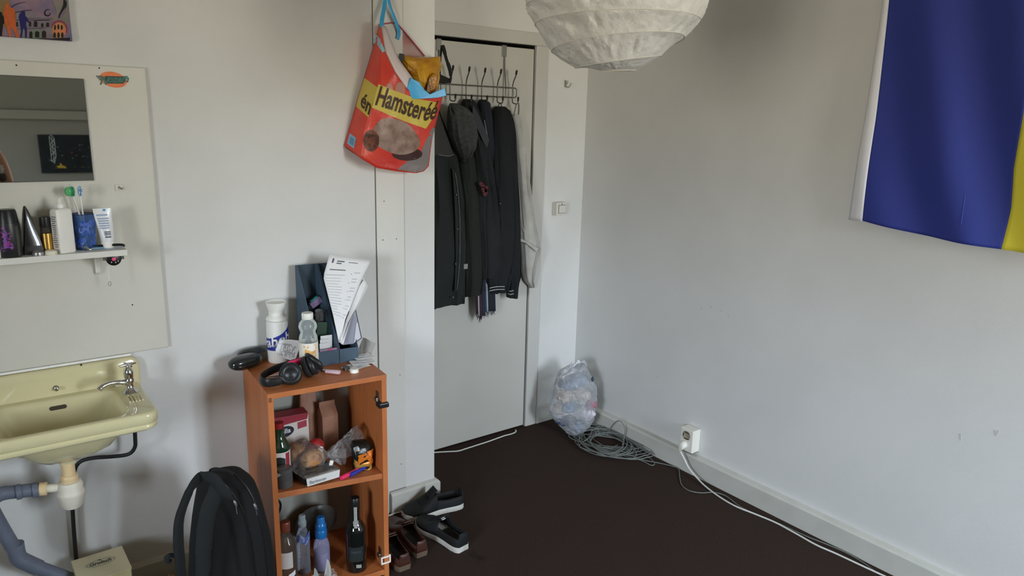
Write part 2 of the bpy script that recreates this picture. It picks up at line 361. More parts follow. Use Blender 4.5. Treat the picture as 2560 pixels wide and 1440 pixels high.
ink('green_ring', rgb(104,136,96), [S([(1215+150*math.cos(a), 1120+150*math.sin(a)), (1215+150*math.cos(a+.35), 1120+150*math.sin(a+.35)), (1215+115*math.cos(a+.35), 1120+115*math.sin(a+.35)), (1215+115*math.cos(a), 1120+115*math.sin(a))]) for a in [2*pi*k/18 for k in range(18)]], .0006)
ink('blue_figure', rgb(30,28,92), [S([(700,390),(745,345),(800,350),(825,420),(830,520),(890,580),(950,700),(985,760),(900,720),(860,690),(850,830),(880,900),(885,1230),(820,1230),(815,1010),(770,900),(745,1000),(715,1235),(650,1235),(690,1010),(670,880),(650,740),(610,560),(640,450)])], .0009)
ink('orange_figure', rgb(190,92,42), [S([(180,150),(240,80),(300,150),(300,220),(420,260),(490,330),(500,560),(510,740),(500,830),(560,960),(640,1230),(530,1225),(440,1000),(370,890),(330,960),(390,1215),(310,1210),(250,1010),(215,860),(150,760),(120,420),(150,260)])], .0009)
ink('black_figure', rgb(24,20,20), [S([(-60,390),(60,390),(75,480),(130,560),(150,760),(100,800),(60,1190),(-60,1190)])], .0009)
swirl = [S([(2075,0),(2130,0),(2185,90),(2180,200),(2080,330),(1990,460),(1935,600),(1905,590),(1930,470),(2020,300),(2065,180)])]
for k in range(16):
    a = -pi*.35 - k*.42*pi/4; a2 = a - .42*pi/4; r1 = 140-3*k; r2 = 137-3*k; w1 = 10+14*math.sin(k/15*pi)
    swirl.append(S([(1560+r1*math.cos(a), 430+r1*math.sin(a)), (1560+r2*math.cos(a2), 430+r2*math.sin(a2)), (1560+(r2-w1*2)*math.cos(a2), 430+(r2-w1*2)*math.sin(a2)), (1560+(r1-w1*2)*math.cos(a), 430+(r1-w1*2)*math.sin(a))]))
ink('swirls', rgb(24,28,26), swirl, .001)
ink('bottom_edge', rgb(30,22,24), [S([(880,1235),(1700,1260),(2300,1230),(2280,1330),(1680,1295)])], .0006)

# shelf
ZS, YSF = 1.244, 2.43
t = thing('wall_shelf', 'narrow white wall shelf under the mirror holding toiletries', 'shelf', (.1, YBO, ZS))
obj('board', G().box((-.45, YSF, ZS-.018), (.395, YBO-.0005, ZS)), M('shelf_white', rgb(214,213,205), .5, bump=(60, .1, .001)), t, bevel=.001)
for xb in (.325, -.3):
    g = G(); pr = [(0,0),(0,-.068),(-.006,-.07),(-.014,-.064),(-.02,-.02),(-.085,-.006),(-.085,0)]
    g.prism(pr, lambda a, b_, h: Vector((xb - .006 + h, YBO - .001 + a, ZS - .0182 + b_)), .012)
    obj('bracket', g, mWhiteP, t, bevel=.001)

def base(u, v, z): return pz(u, v, z)
def T(p, rz=0): return Matrix.Translation(Vector(p)) @ Matrix.Rotation(rz, 4, 'Z')
# deodorant
p = py(28, 632, YSF+.034); p.z = ZS
t = thing('spray_deodorant', 'black deodorant can with purple splash, leftmost whole item on shelf', 'deodorant', p)
R_ = .0285
obj('can', G().lathe([(R_*.94,0),(R_,.003),(R_,.085),(R_*.97,.095)], 28, T(p)), M('deo_black', rgb(38,38,40), .35, bump=(100, .05, .001)), t, True)
obj('cap', G().lathe([(R_*.96,.095),(R_*.93,.100),(R_*.82,.128),(R_*.74,.133),(0.002,.134)], 28, T(p)), mBlack, t, True)
def cylmap(p, R): return lambda a, z, o=.0004: Vector((p.x + (R+o)*math.sin(a), p.y - (R+o)*math.cos(a), p.z + z))
cm = cylmap(p, R_); g = G(); random.seed(3)
for k in range(46):
    a = random.gauss(-.35, .22); z = .02 + abs(random.gauss(.03, .02)); s_ = random.uniform(.001, .0045); an = random.uniform(0, pi)
    if z < .088: g.add([cm(a + s_/R_*math.cos(an+q)*(1.8 if i % 2 else .7), z + s_*math.sin(an+q)*(1.8 if i % 2 else .7)) for i, q in enumerate([2*pi*j/6 for j in range(6)])], [(0,1,2,3,4,5)])
obj('splash_print', g, M('splash_purple', rgb(142,44,132), .4, var=(120, rgb(92,62,150), .4, .6)), t)
g = G().grid(lambda i, j: cm(.55+i*.35, .004 + j*.084), 6, 2); obj('metallic_stripe', g, M('deo_grey', rgb(88,86,84), .3, .6, bump=(300, .2, .0005)), t)
# white tube cut by the picture edge
p = py(-14, 632, YSF+.035); p.z = ZS
t = thing('roll_on_bottle', 'white roll-on bottle at the far left end of the shelf', 'bottle', p)
obj('body', G().lathe([(.017,0),(.0195,.004),(.0195,.05),(.016,.056)], 24, T(p)), mWhiteP, t, True)
obj('cap', G().lathe([(.016,.056),(.0165,.058),(.015,.082),(.008,.088),(.001,.089)], 24, T(p)), M('lid_grey', rgb(190,190,186), .4, bump=(90, .05, .001)), t, True)
# tapering black bottle
p = py(85, 628, YSF+.052); p.z = ZS
t = thing('perfume_bottle', 'black perfume bottle tapering to a sharp fin, between can and gold bottle', 'bottle', p)
rings = []
for k in range(12):
    z = k/11; ww = .026*(1-z)**.8 + .002; dd = .017*(1-z)**.7 + .002; ox = -.010*z; tw = .5*z
    rings.append([Vector((p.x + ox + ww*c_*math.cos(tw) - dd*s_*math.sin(tw), p.y + ww*c_*math.sin(tw)*.5 + dd*s_, ZS + .138*z)) for c_, s_ in [(max(-1, min(1, 1.25*math.cos(a))), max(-1, min(1, 1.25*math.sin(a)))) for a in [2*pi*j/16 for j in range(16)]]])
obj('body', G().loft(rings[2:]), M('gloss_black', rgb(20,22,22), .28, bump=(20, .03, .001), coat=.5), t, True)
obj('base', G().loft(rings[:3]), M('matt_black', rgb(30,30,31), .5, bump=(100, .05, .001)), t, True)
# gold sample bottle
p = py(120, 621, YSF+.055); p.z = ZS
t = thing('gold_bottle', 'small bottle with gold band and black cap on the shelf', 'bottle', p)
obj('glass', G().lathe([(.013,0),(.0145,.002),(.0145,.072),(.012,.075)], 24, T(p)), film('smoky_glass', rgb(70,64,56), .45, .05), t, True)
obj('gold_band', G().lathe([(.0149,.006),(.0149,.057)], 24, T(p), False, False), M('gold', rgb(196,158,84), .25, .9, bump=(90, .05, .001)), t, True)
obj('cap', G().lathe([(.0145,.075),(.015,.077),(.0145,.104),(.012,.106),(.001,.1065)], 24, T(p)), mBlack, t, True)
# lids lying at the shelf front
for (u, v, nm, lab, m_, R_) in ((95, 629, 'tin_lid', 'small grey metal lid on the shelf front edge', M('tin', rgb(170,172,172), .3, .8, bump=(90, .05, .001)), .0145), (127, 627, 'screw_lid', 'small cream plastic cap on the shelf front edge', M('cream_plastic', rgb(222,216,196), .4, bump=(90, .05, .001)), .0155)):
    p = py(u, v, YSF+.016); p.z = ZS
    t = thing(nm, lab, 'lid', p)
    obj('rim', G().lathe([(R_,0),(R_*1.02,.004),(R_,.009)], 24, T(p)), m_, t, True)
    obj('top', G().lathe([(R_,.009),(R_*.9,.0115),(R_*.85,.010),(.001,.010)], 24, T(p)), m_, t, True)
# white square bottle
p = py(162, 621, YSF+.04); p.z = ZS
t = thing('lotion_bottle', 'tall white square bottle with nozzle, left of the blue tumbler', 'bottle', p)
def rrect(w, d, r, z, n=5, c=(0,0), rot=0):
    out = []
    for qx, qy, a0 in ((1,1,0),(-1,1,pi/2),(-1,-1,pi),(1,-1,1.5*pi)):
        for k in range(n):
            a = a0 + pi/2*k/(n-1); x_, y_ = qx*(w/2-r)+r*math.cos(a), qy*(d/2-r)+r*math.sin(a)
            out.append(Vector((c[0]+x_*math.cos(rot)-y_*math.sin(rot), c[1]+x_*math.sin(rot)+y_*math.cos(rot), z)))
    return out
rt = .45
obj('body', G().loft([rrect(w_, d_, .006, ZS+z, 5, (p.x, p.y), rt) for w_, d_, z in ((.044,.034,0),(.047,.037,.003),(.047,.037,.118),(.043,.033,.126),(.022,.020,.130))]), mWhiteP, t, True)
obj('nozzle', G().lathe([(.0095,.130),(.0095,.141),(.008,.143),(.0055,.145),(.005,.156),(.003,.158),(.0005,.158)], 20, T(p)), mWhiteP, t, True)
g = G(); dx = Vector((math.cos(rt), math.sin(rt), 0)); dn = Vector((-math.sin(rt), math.cos(rt), 0))
for k in range(15):
    z = .104 - k*.0062; q = p - dx*.0237 + dn*random.uniform(-.002, .002); h_ = random.uniform(.006, .011)
    g.add([q + dn*h_ + Vector((0,0,z)), q - dn*h_ + Vector((0,0,z)), q - dn*h_ + Vector((0,0,z+.0028)), q + dn*h_ + Vector((0,0,z+.0028))], [(0,1,2,3)])
obj('small_print', g, mInk, t)
# blue tumbler
p = py(214, 598, 2.50); p.z = ZS
t = thing('tumbler', 'blue marbled tumbler with a dark rim holding the toothbrushes', 'cup', p)
def cup(r0_, r1_, h_, th): return [(.001,.003),(r0_-th,.003),(r1_-th,h_),(r1_,h_),(r0_,.0),(.001,0)]
obj('wall', G().lathe([(.001,0),(.026,0),(.034,.106),(.0325,.106),(.0248,.004),(.001,.004)], 32, T(p)), film('tumbler_blue', rgb(70,108,168), .42, .1), t, True)
obj('rim', G().lathe([(.0335,.1055),(.0345,.1062),(.0335,.107),(.0322,.1062)], 32, T(p), False, False), M('tumbler_rim', rgb(34,38,84), .2, bump=(90, .05, .001)), t, True)
g = G()
for k in range(22):
    a = random.uniform(-1.4, 1.4); z = random.uniform(.012, .088); rr = lerp([0,.106],[.026,.034], z)+.0003
    pts = []
    for i in range(8):
        an = 2*pi*i/8; q = random.uniform(.6, 1.2)*.011; aa = a + q*math.cos(an)/rr; zz = z + q*.8*math.sin(an); r2 = lerp([0,.106],[.026,.034], zz)+.0004
        pts.append((p.x + r2*math.sin(aa), p.y - r2*math.cos(aa), ZS+zz))
    g.add(pts, [tuple(range(8))])
obj('marbling', g, M('marbling_blue', rgb(48,84,172), .3, var=(60, rgb(96,120,190), .35, .65), bump=(90, .05, .001)), t)
# toothbrushes
for (dx_, nm, lab, c1, tip) in ((-.022, 'toothbrush', 'toothbrush with green head cover leaning in the blue tumbler', rgb(52,158,116), py(181, 479, 2.50)), (-.002, 'toothbrush', 'toothbrush with blue striped bristles standing in the blue tumbler', rgb(110,164,204), py(200, 478, 2.495))):
    t = thing(nm, lab, 'toothbrush', p, 'toothbrushes in the blue tumbler')
    b0 = Vector((p.x + (dx_)*-.5, p.y, ZS+.006)); b1 = tip - Vector((0,0,.014))
    obj('handle', G().tube([b0, b0*.5+b1*.5, b1], [.0028, .0032, .002], 8, 4), mWhiteP, t, True)
    ax = (tip-b0).normalized()
    obj('head', G().ball(tip, (.0065, .003, .0165), 14, 8), M('brush_' + str(int(c1[1]*999)), c1, .4, bump=(90, .05, .001)), t, True)
    g = G()
    for i in range(4):
        for j in range(2):
            q = tip + Vector((-.003 + j*.006, -.003, -.009 + i*.006)); g.box(q - Vector((.0018,.007,.002)), q + Vector((.0018,0,.002)))
    obj('bristles', g, M('bristle_white' if dx_ > -.01 else 'bristle_green', rgb(214,226,232) if dx_ > -.01 else rgb(70,170,130), .7, var=(300, rgb(60,120,180) if dx_ > -.01 else rgb(40,140,100), .45, .55)), t)
obj('head_cover', G().ball(py(172, 479, 2.488), (.011, .006, .014), 14, 8), film('green_cover', rgb(60,190,110), .5), bpy.data.objects['toothbrush'], True)
# toothpaste tube standing on its cap
p = py(269, 606, 2.478); p.z = ZS
t = thing('toothpaste_tube', 'white toothpaste tube standing on its cap right of the tumbler', 'tube', p)
rings = []
for z, w_, d_, ox in ((.022,.034,.032,0),(.03,.037,.034,0),(.05,.040,.029,-.001),(.075,.044,.020,-.003),(.095,.047,.010,-.005),(.112,.049,.004,-.006),(.122,.049,.0025,-.006)):
    rings.append([Vector((p.x+ox+w_/2*math.cos(a), p.y+d_/2*math.sin(a), ZS+z)) for a in [2*pi*k/24 for k in range(24)]])
obj('body', G().loft(rings), M('tube_white', rgb(226,228,230), .25, bump=(30, .15, .002)), t, True)
obj('cap', G().lathe([(.0165,0),(.017,.002),(.0165,.022),(.001,.0222)], 24, T(p)), mWhiteP, t, True)
g = G(); g2 = G(); g3 = G()
def tubef(a, z, o=.0005):
    zs = [.022,.03,.05,.075,.095,.112,.122]; w_ = lerp(zs, [.034,.037,.040,.044,.047,.049,.049], z); d_ = lerp(zs, [.032,.034,.029,.020,.010,.004,.0025], z); ox = lerp(zs, [0,0,-.001,-.003,-.005,-.006,-.006], z)
    s_ = a  # -1..1 across front
    return Vector((p.x+ox+s_*w_/2, p.y - d_/2*math.sqrt(max(0, 1-s_*s_)) - o, ZS+z))
def patch(g, a0, a1, z0, z1, o=.0006, n=5): g.grid(lambda i, j: tubef(a0+(a1-a0)*i, z0+(z1-z0)*j, o), n, 2)
for z0, z1, a1 in ((.1,.105,.5),(.09,.094,.55),(.083,.087,.5),(.076,.08,.5),(.069,.073,.5),(.062,.066,.45)): patch(g, -.75, a1, z0, z1)
for z0, z1 in ((.051,.054),(.046,.0495),(.042,.0445),(.035,.039)): patch(g2, -.35, .5, z0, z1)
patch(g3, .05, .35, .114, .120)
obj('text_block', g, M('tube_text', rgb(150,166,190), .5, bump=(90, .05, .001)), t); obj('bar_lines', g2, M('tube_ink', rgb(74,84,106), .5, bump=(90, .05, .001)), t); obj('blue_square', g3, M('tube_blue', rgb(44,140,196), .5, bump=(90, .05, .001)), t)
# razor tray
p = py(262, 619, YSF+.04); p.z = ZS
t = thing('razor_holder', 'clear flat tray with a bent metal end at the right of the shelf', 'tray', p)
obj('tray', G().box((p.x-.04, p.y-.012, ZS), (p.x+.045, p.y+.02, ZS+.004)), film('tray_clear', rgb(190,204,214), .35), t, bevel=.001)
obj('metal_end', G().tube([(p.x-.056, p.y-.012, ZS+.012), (p.x-.05, p.y-.013, ZS+.010), (p.x-.041, p.y-.014, ZS+.003), (p.x-.036, p.y-.012, ZS+.006)], .0022, 8, 4, flat=1.6), mChrome, t, True)
obj('blue_insert', G().box((p.x-.036, p.y-.008, ZS+.0041), (p.x-.004, p.y+.014, ZS+.0075)), M('insert_blue', rgb(112,162,196), .4, bump=(90, .05, .001)), t, bevel=.001)
t = thing('razor', 'black curved razor handle lying across the clear tray', 'razor', (p.x, p.y, ZS+.008))
obj('handle', G().tube([(p.x-.026, p.y+.004, ZS+.0120), (p.x, p.y+.001, ZS+.0105), (p.x+.03, p.y-.004, ZS+.0115), (p.x+.047, p.y-.006, ZS+.010), (p.x+.053, p.y-.007, ZS+.0052)], [.0022,.0034,.004,.004,.0032], 10, 5), mBlack, t, True)
obj('tip', G().ball((p.x-.027, p.y+.004, ZS+.012), .003, 10, 8), mBlack, t, True)
# round dark watch hung under the shelf end, thin cord beside it
p = Vector((.358, YSF+.012, ZS-.019))
t = thing('wrist_watch', 'round black watch with pink centre hanging under the shelf end', 'watch', p)
c0 = Vector((p.x, p.y, p.z-.007)); Mx = Matrix.Translation(c0) @ Matrix.Rotation(pi/2, 4, 'X')
obj('case', G().lathe([(.001,-.005),(.019,-.005),(.021,-.001),(.021,.003),(.0185,.005),(.001,.0045)], 28, Mx), mBlack, t, True)
obj('pink_centre', G().lathe([(.0005,.0046),(.0055,.0047),(.0055,.0054),(.0005,.0056)], 18, Mx @ Matrix.Translation((0, -.001, 0))), M('hot_pink', rgb(226,64,116), .4, bump=(90, .05, .001)), t, True)
g = G()
for k in (-.007, .004, .011): g.box((p.x+k-.001, c0.y-.0062, c0.z-.015+abs(k)*.5), (p.x+k+.001, c0.y-.0052, c0.z-.0115+abs(k)*.5))
obj('markers', g, mWhiteP, t)
g = G()
for s_ in (-1, 1):
    for i in range(3):
        for j in range(3): g.box((p.x+s_*(.021+i*.003)-.0012, c0.y-.003, c0.z+.004-j*.0032-.0012), (p.x+s_*(.021+i*.003)+.0012, c0.y+.003, c0.z+.004-j*.0032+.0012))
obj('strap_links', g, M('strap_grey', rgb(96,98,96), .4, .5, bump=(90, .05, .001)), t)
t = thing('pull_cord', 'thin pale cord with a small loop hanging below the shelf', 'cord', (.327, YSF+.05, ZS-.02))
q = py(267, 654, YSF+.05)
obj('strand', G().tube([(q.x+.001, q.y, ZS-.018), (q.x+.003, q.y, q.z-.03), (q.x+.002, q.y, q.z-.062)], .0009, 6, 4).tube([(q.x-.001, q.y, ZS-.018), (q.x-.001, q.y, q.z-.03), (q.x+.002, q.y, q.z-.062)], .0009, 6, 4), M('pale_cord', rgb(222,224,222), .4, bump=(90, .05, .001)), t, True)
obj('loop', G().tube([(q.x+.002+.004*math.sin(a), q.y, q.z-.069+.007*math.cos(a)) for a in [2*pi*k/14 for k in range(15)]], .0008, 6), mSteel, t, True)
# small square adhesive hook
p = py(298, 469, YBO)
t = thing('adhesive_hook', 'small square adhesive hook on the cream board right of toothpaste', 'hook', p)
obj('plate', G().box((p.x-.012, YBO-.004, p.z-.010), (p.x+.012, YBO-.0003, p.z+.010)), M('hook_plate', rgb(206,202,190), .4, bump=(90, .05, .001)), t, bevel=.0015)
obj('peg', G().tube([(p.x-.001, YBO-.004, p.z+.003), (p.x+.001, YBO-.014, p.z-.001), (p.x+.004, YBO-.018, p.z-.003), (p.x+.007, YBO-.017, p.z+.001)], .002, 8, 4), mSteel, t, True)

# ------------------------------------------------------------------ wash basin
mSink = M('yellow_vitreous_china', rgb(208,200,158), .12, bump=(25, .03, .001), coat=.4)
ZR = .79
t = thing('wash_basin', 'pale yellow wall-hung wash basin with upstand and single cold tap', 'sink', (.19, 2.5, ZR))
def rr(x0, x1, y0, y1, r, z, n=9): return rrect(x1-x0, y1-y0, r, z, n, ((x0+x1)/2, (y0+y1)/2))
X0, X1, Y0, Y1 = -.022, .408, 2.226, 2.553
dr = Vector((.175, 2.385, 0))
def towards(ring, c, s_, z): return [Vector((c.x+(q.x-c.x)*s_, c.y+(q.y-c.y)*s_, z)) for q in ring]
bow = rr(.008, .328, 2.258, 2.503, .045, ZR-.004)
under = rr(X0+.05, X1-.07, Y0+.03, Y1-.04, .07, .735)
rings = [towards(under, dr, .14, .628), towards(under, dr, .16, .640), towards(under, dr, .42, .652), towards(under, dr, .72, .683), towards(under, dr, .93, .722), under,
         rr(X0+.02, X1-.02, Y0+.018, Y1-.004, .04, .735), rr(X0+.010, X1-.010, Y0+.008, Y1, .034, .737), rr(X0+.004, X1-.004, Y0+.003, Y1, .034, .742), rr(X0+.004, X1-.004, Y0+.003, Y1, .034, .752), rr(X0+.007, X1-.007, Y0+.006, Y1, .032, .755),
         rr(X0, X1, Y0, Y1, .036, .760), rr(X0, X1, Y0, Y1, .036, .783), rr(X0+.003, X1-.003, Y0+.003, Y1, .034, .789), rr(X0+.009, X1-.009, Y0+.009, Y1, .03, ZR+.001),
         rr(.000, .336, 2.250, 2.511, .05, ZR-.001), bow, towards(bow, dr, .95, .772), towards(bow, dr, .88, .742), towards(bow, dr, .78, .712), towards(bow, dr, .6, .683), towards(bow, dr, .35, .668), towards(bow, dr, .1, .662)]
g = G().loft(rings)
prof = [(X0, ZR-.03)] + [(X0+.03-.03*math.cos(a), .845+.03*math.sin(a)) for a in [pi/2*k/6 for k in range(7)]] + [(X1-.03+.03*math.sin(a), .845+.03*math.cos(a)) for a in [pi/2*k/6 for k in range(7)]] + [(X1, ZR-.03)]
inn = [(x_*(1-.0)+(.19-x_)*.012, z_-.002) for x_, z_ in prof]
prof = [(x_ + (.009 if x_ > .2 else 0), z_) for x_, z_ in prof]; inn = [(x_+(.19-x_)*.012, z_-.002) for x_, z_ in prof]
g.loft([[Vector((x_, Y1+.001, z_)) for x_, z_ in prof], [Vector((x_, Y1-.012, z_)) for x_, z_ in prof], [Vector((x_, Y1-.019, z_)) for x_, z_ in inn], [Vector((.19+(x_-.19)*.965, Y1-.022, z_-.007)) for x_, z_ in prof]])
b = obj('basin', g, mSink, t, True)
b.data.set_sharp_from_angle(angle=math.radians(65))
g = G().loft([rr(X0+.02, X1-.02, 2.516, Y1-.019, .008, .8515, 4), rr(X0+.02, X1-.02, 2.524, Y1-.019, .006, .842, 4), rr(X0+.02, X1-.02, 2.524, Y1-.02, .004, .79, 4)]); 
g = G()
for k in range(5): g.tube([(.352 + k*.009, 2.395 - k*.001, ZR+.0012), (.350 + k*.009, 2.345, ZR+.0012)], .0024, 8)
obj('soap_ridge', g, mSink, t, True)['kind'] = 'stuff'
p = Vector((.176, 2.502, .7635))
g = G().prism([(x_, y_) for x_, y_ in [( -.017+.006*math.cos(a), .006*math.sin(a)) for a in [pi/2+pi*k/8 for k in range(9)]] + [(.017+.006*math.cos(a), .006*math.sin(a)) for a in [-pi/2+pi*k/8 for k in range(9)]]], lambda x_, y_, h: Vector((p.x+x_, p.y-.006-h+y_*.15, p.z+y_)), .003)
obj('overflow_slot', g, M('slot_dark', rgb(60,50,26), .6, bump=(80, .1, .001)), t)
p = py(140, 970, Y1-.022)
obj('chain_stay', G().lathe([(.001,0),(.009,0),(.008,.003),(.004,.005),(.0045,.010),(.006,.013),(.005,.017),(.001,.018)], 18, Matrix.Translation((p.x, Y1-.0225, p.z)) @ Matrix.Rotation(pi/2, 4, 'X')), mChrome, t, True)
for u, v, s_ in ((203, 913, .005), (207, 919, .0035)):
    p = py(u, v, Y1-.0185); obj('enamel_chip', G().ball((p.x, p.y-.0003, p.z), (s_*.5, .0012, s_), 8, 6), mDark, t, True)
P = Vector((.368, 2.44, ZR))
tp = obj('tap', G().lathe([(.024,0),(.025,.003),(.019,.009),(.012,.015),(.0105,.03),(.014,.036),(.0145,.042),(.012,.046),(.0135,.052),(.0145,.066),(.012,.076),(.0075,.082),(.006,.090),(.004,.097),(.0005,.098)], 24, T(P)).tube([P+Vector((0,0,.030)), P+Vector((-.02,-.004,.038)), P+Vector((-.05,-.010,.044)), P+Vector((-.075,-.015,.040)), P+Vector((-.087,-.017,.031))], [.0105,.009,.0075,.007,.0075,.008], 14, 5), mChrome, t, True)
hd = G()
for a in (.25, .25+pi/2):
    ux = Vector((math.cos(a), math.sin(a), 0)); hd.tube([P+Vector((0,0,.091))-ux*.025, P+Vector((0,0,.0915))-ux*.010, P+Vector((0,0,.092)), P+Vector((0,0,.0915))+ux*.010, P+Vector((0,0,.091))+ux*.025], [.0025,.005,.0055,.005,.0025], 10)
obj('tap_handle', hd, mChrome, tp, True)
# sealant strip between board and basin
obj('seal', G().box((X0, YL-.014, .8765), (X1-.012, YL-.002, .8845)), mWhiteP, t, bevel=.002)

# waste trap and pipe
mTrap = M('trap_white', rgb(224,218,200), .4, bump=(60, .05, .001)); mTan = M('trap_ring_tan', rgb(222,196,150), .45, bump=(60, .05, .001)); mGreyP = M('grey_pvc_pipe', rgb(104,110,124), .4, bump=(60, .05, .001), var=(20, rgb(96,102,116), .4, .7))
p = Vector((.175, 2.385, 0))
t = thing('bottle_trap', 'white plastic bottle trap under the basin with tan nuts', 'trap', (p.x, p.y, .50))
obj('inlet', G().lathe([(.018,.578),(.018,.629)], 24, T(p)), mTan, t, True)
obj('nut', G().lathe([(.022,.566),(.0235,.570),(.0235,.584),(.021,.588),(.018,.589)], 24, T(p)), mTan, t, True)
obj('bottle', G().lathe([(.002,.484),(.026,.484),(.029,.488),(.035,.520),(.037,.527),(.037,.533),(.033,.540),(.0345,.552),(.030,.566),(.018,.569)], 28, T(p)), mTrap, t, True)
A_ = Vector((p.x-.03, p.y+.004, .552)); B_ = Vector((.096, 2.40, .556))
obj('side_outlet', G().tube([A_, B_], .0125, 18), mTrap, t, True)
obj('side_nut', G().tube([A_*.42+B_*.58, A_*.05+B_*.95], .020, 12), mTan, t, True)
t = thing('waste_pipe', 'grey plastic waste pipe running down and along under the basin', 'pipe', (.0, 2.45, .45))
e0 = Vector((.094, 2.40, .556)); e1 = Vector((-.012, 2.42, .560)); e2 = py(42, 1385, 2.45); e2b = py(56, 1405, 2.45); e3 = py(185, 1452, 2.47)
obj('horizontal_run', G().tube([e0, e1+Vector((.03,0,0))], .0195, 22), mGreyP, t, True)
obj('collar', G().tube([e0*.5+e1*.5+Vector((.013,0,.0)), e0*.5+e1*.5], .0225, 22), mGreyP, t, True)
obj('socket', G().tube([e0+Vector((.001,0,0)), e0-Vector((.014,0,0))], .0222, 22), mGreyP, t, True)
obj('down_pipe', G().tube([e1+Vector((.035,0,0)), e1+Vector((.012,0,-.002)), e1+Vector((-.006,.003,-.018)), e1+Vector((-.008,.006,-.05)), e2], .0205, 22, 6), mGreyP, t, True)
obj('elbow', G().tube([e2+Vector((-.001,0,.035)), e2, e2*.3+e2b*.7, e2b*.7+e3*.3], .0235, 22, 6), mGreyP, t, True)
obj('lower_run', G().tube([e2b*.75+e3*.25, e3], .0205, 22), mGreyP, t, True)
t = thing('supply_hose', 'black supply hose looping from the tap down behind the trap', 'hose', (.36, 2.5, .6))
hp = [Vector((.372, 2.44, .725)), py(338, 1095, 2.46), py(337, 1118, 2.47), py(322, 1135, 2.48), py(285, 1141, 2.49), py(232, 1145, 2.50), py(200, 1155, 2.51), py(186, 1178, 2.52), py(180, 1230, 2.53), py(182, 1285, 2.535), py(188, 1370, 2.535), py(196, 1450, 2.535)]
obj('hose', G().tube(hp, .0062, 12, 6), M('black_rubber', rgb(36,36,36), .5, bump=(90, .1, .001)), t, True)

# beer carton and crumpled bag on the floor under the basin
def local(loc, rz): return Matrix.Translation(Vector(loc)) @ Matrix.Rotation(rz, 4, 'Z')
Q = local((.236, 2.425, 0), .03)
t = thing('beer_carton', 'cream cardboard beer carton with green oval logo under the basin', 'box', (.236, 2.425, 0))
mCard = M('cream_card', rgb(206,196,148), .7, bump=(40, .1, .001), var=(6, rgb(198,186,134), .4, .7))
obj('carton', G().box((-.072, -.07, 0), (.072, .07, .236), Q), mCard, t, bevel=.002)
obj('lid_flap', G().add([Q @ Vector(q) for q in ((-.0735,-.0715,.235),(.0735,-.0715,.235),(.0735,.071,.241),(-.0735,.071,.241),(-.0735,-.0715,.237),(.0735,-.0715,.237),(.0735,.071,.243),(-.0735,.071,.243))], [(0,1,2,3),(4,5,6,7),(0,1,5,4),(1,2,6,5),(2,3,7,6),(3,0,4,7)]), M('cream_card_light', rgb(214,206,172), .7, bump=(40, .1, .001)), t)
def lidp(x, y, h=0): return Q @ Vector((x, y, .2372 + (y+.0715)/.1425*.006 + h))
g = G()
for k in range(28):
    a, a2 = 2*pi*k/28, 2*pi*(k+1)/28
    g.add([lidp(.042*math.cos(a), .012+.019*math.sin(a), .0006), lidp(.042*math.cos(a2), .012+.019*math.sin(a2), .0006), lidp(.039*math.cos(a2), .012+.0165*math.sin(a2), .0006), lidp(.039*math.cos(a), .012+.0165*math.sin(a), .0006)], [(0,1,2,3)])
obj('oval_border', g, M('carton_green_pale', rgb(150,164,148), .7, bump=(90, .05, .001)), t)
g = G(); lettering(g, 'Grolsch', lambda x, y: lidp(-.031 + x, .004 + y*1.25, .0008), w=.062, bold=.02, shear=.25)
g.add([lidp(.003*math.cos(a)*1.4, .027+.003*math.sin(a), .0008) for a in [2*pi*k/10 for k in range(10)]], [tuple(range(10))])
obj('lettering', g, M('carton_green', rgb(52,70,58), .7, bump=(90, .05, .001)), t)
g = G().add([Q @ Vector((-.01+.04*x_+.01, -.0707, .19+.03*y_)) for x_, y_ in ell(.9, .45, .28, .42, 14)], [tuple(range(14))]); obj('hand_hole', g, mDark, t)
t = thing('crumpled_bag', 'crumpled brown paper bag on the floor beside the backpack', 'bag', (.42, 2.41, 0))
g = G(); n = 22; rings = []
for j in range(10):
    z = j/9; rr_ = lerp([0,.15,.6,.85,1],[.045,.058,.05,.04,.03], z)
    rings.append([Vector((.415 + rr_*math.cos(2*pi*k/n)*1.05, 2.415 + rr_*.7*math.sin(2*pi*k/n), .002+.118*z + (.012*math.sin(5*k) if j == 9 else 0))) for k in range(n)])
g.loft(rings, True, False).warp(lambda q: q + mnoise.noise_vector(q*38)*.016*min(1, q.z*12)); 
for q in g.v: q.z = max(q.z, .001)
obj('paper', g, M('brown_paper', rgb(150,118,80), .8, bump=(50, .5, .004), var=(30, rgb(112,78,50), .4, .65)), t, False, solid=.0012)
g = G()
for k in range(3): g.tube([(.36+k*.02, 2.375-.01*k, .006), (.375+k*.02, 2.37, .07+.02*k), (.385+k*.02, 2.38, .10+.012*k)], [.012-.002*k,.016,.006], 7, 3)
g.jitter(.01, 40); obj('crushed_fold', g, M('brown_paper_dark', rgb(120,74,52), .8, bump=(50, .5, .004), var=(40, rgb(60,54,30), .4, .6)), t)

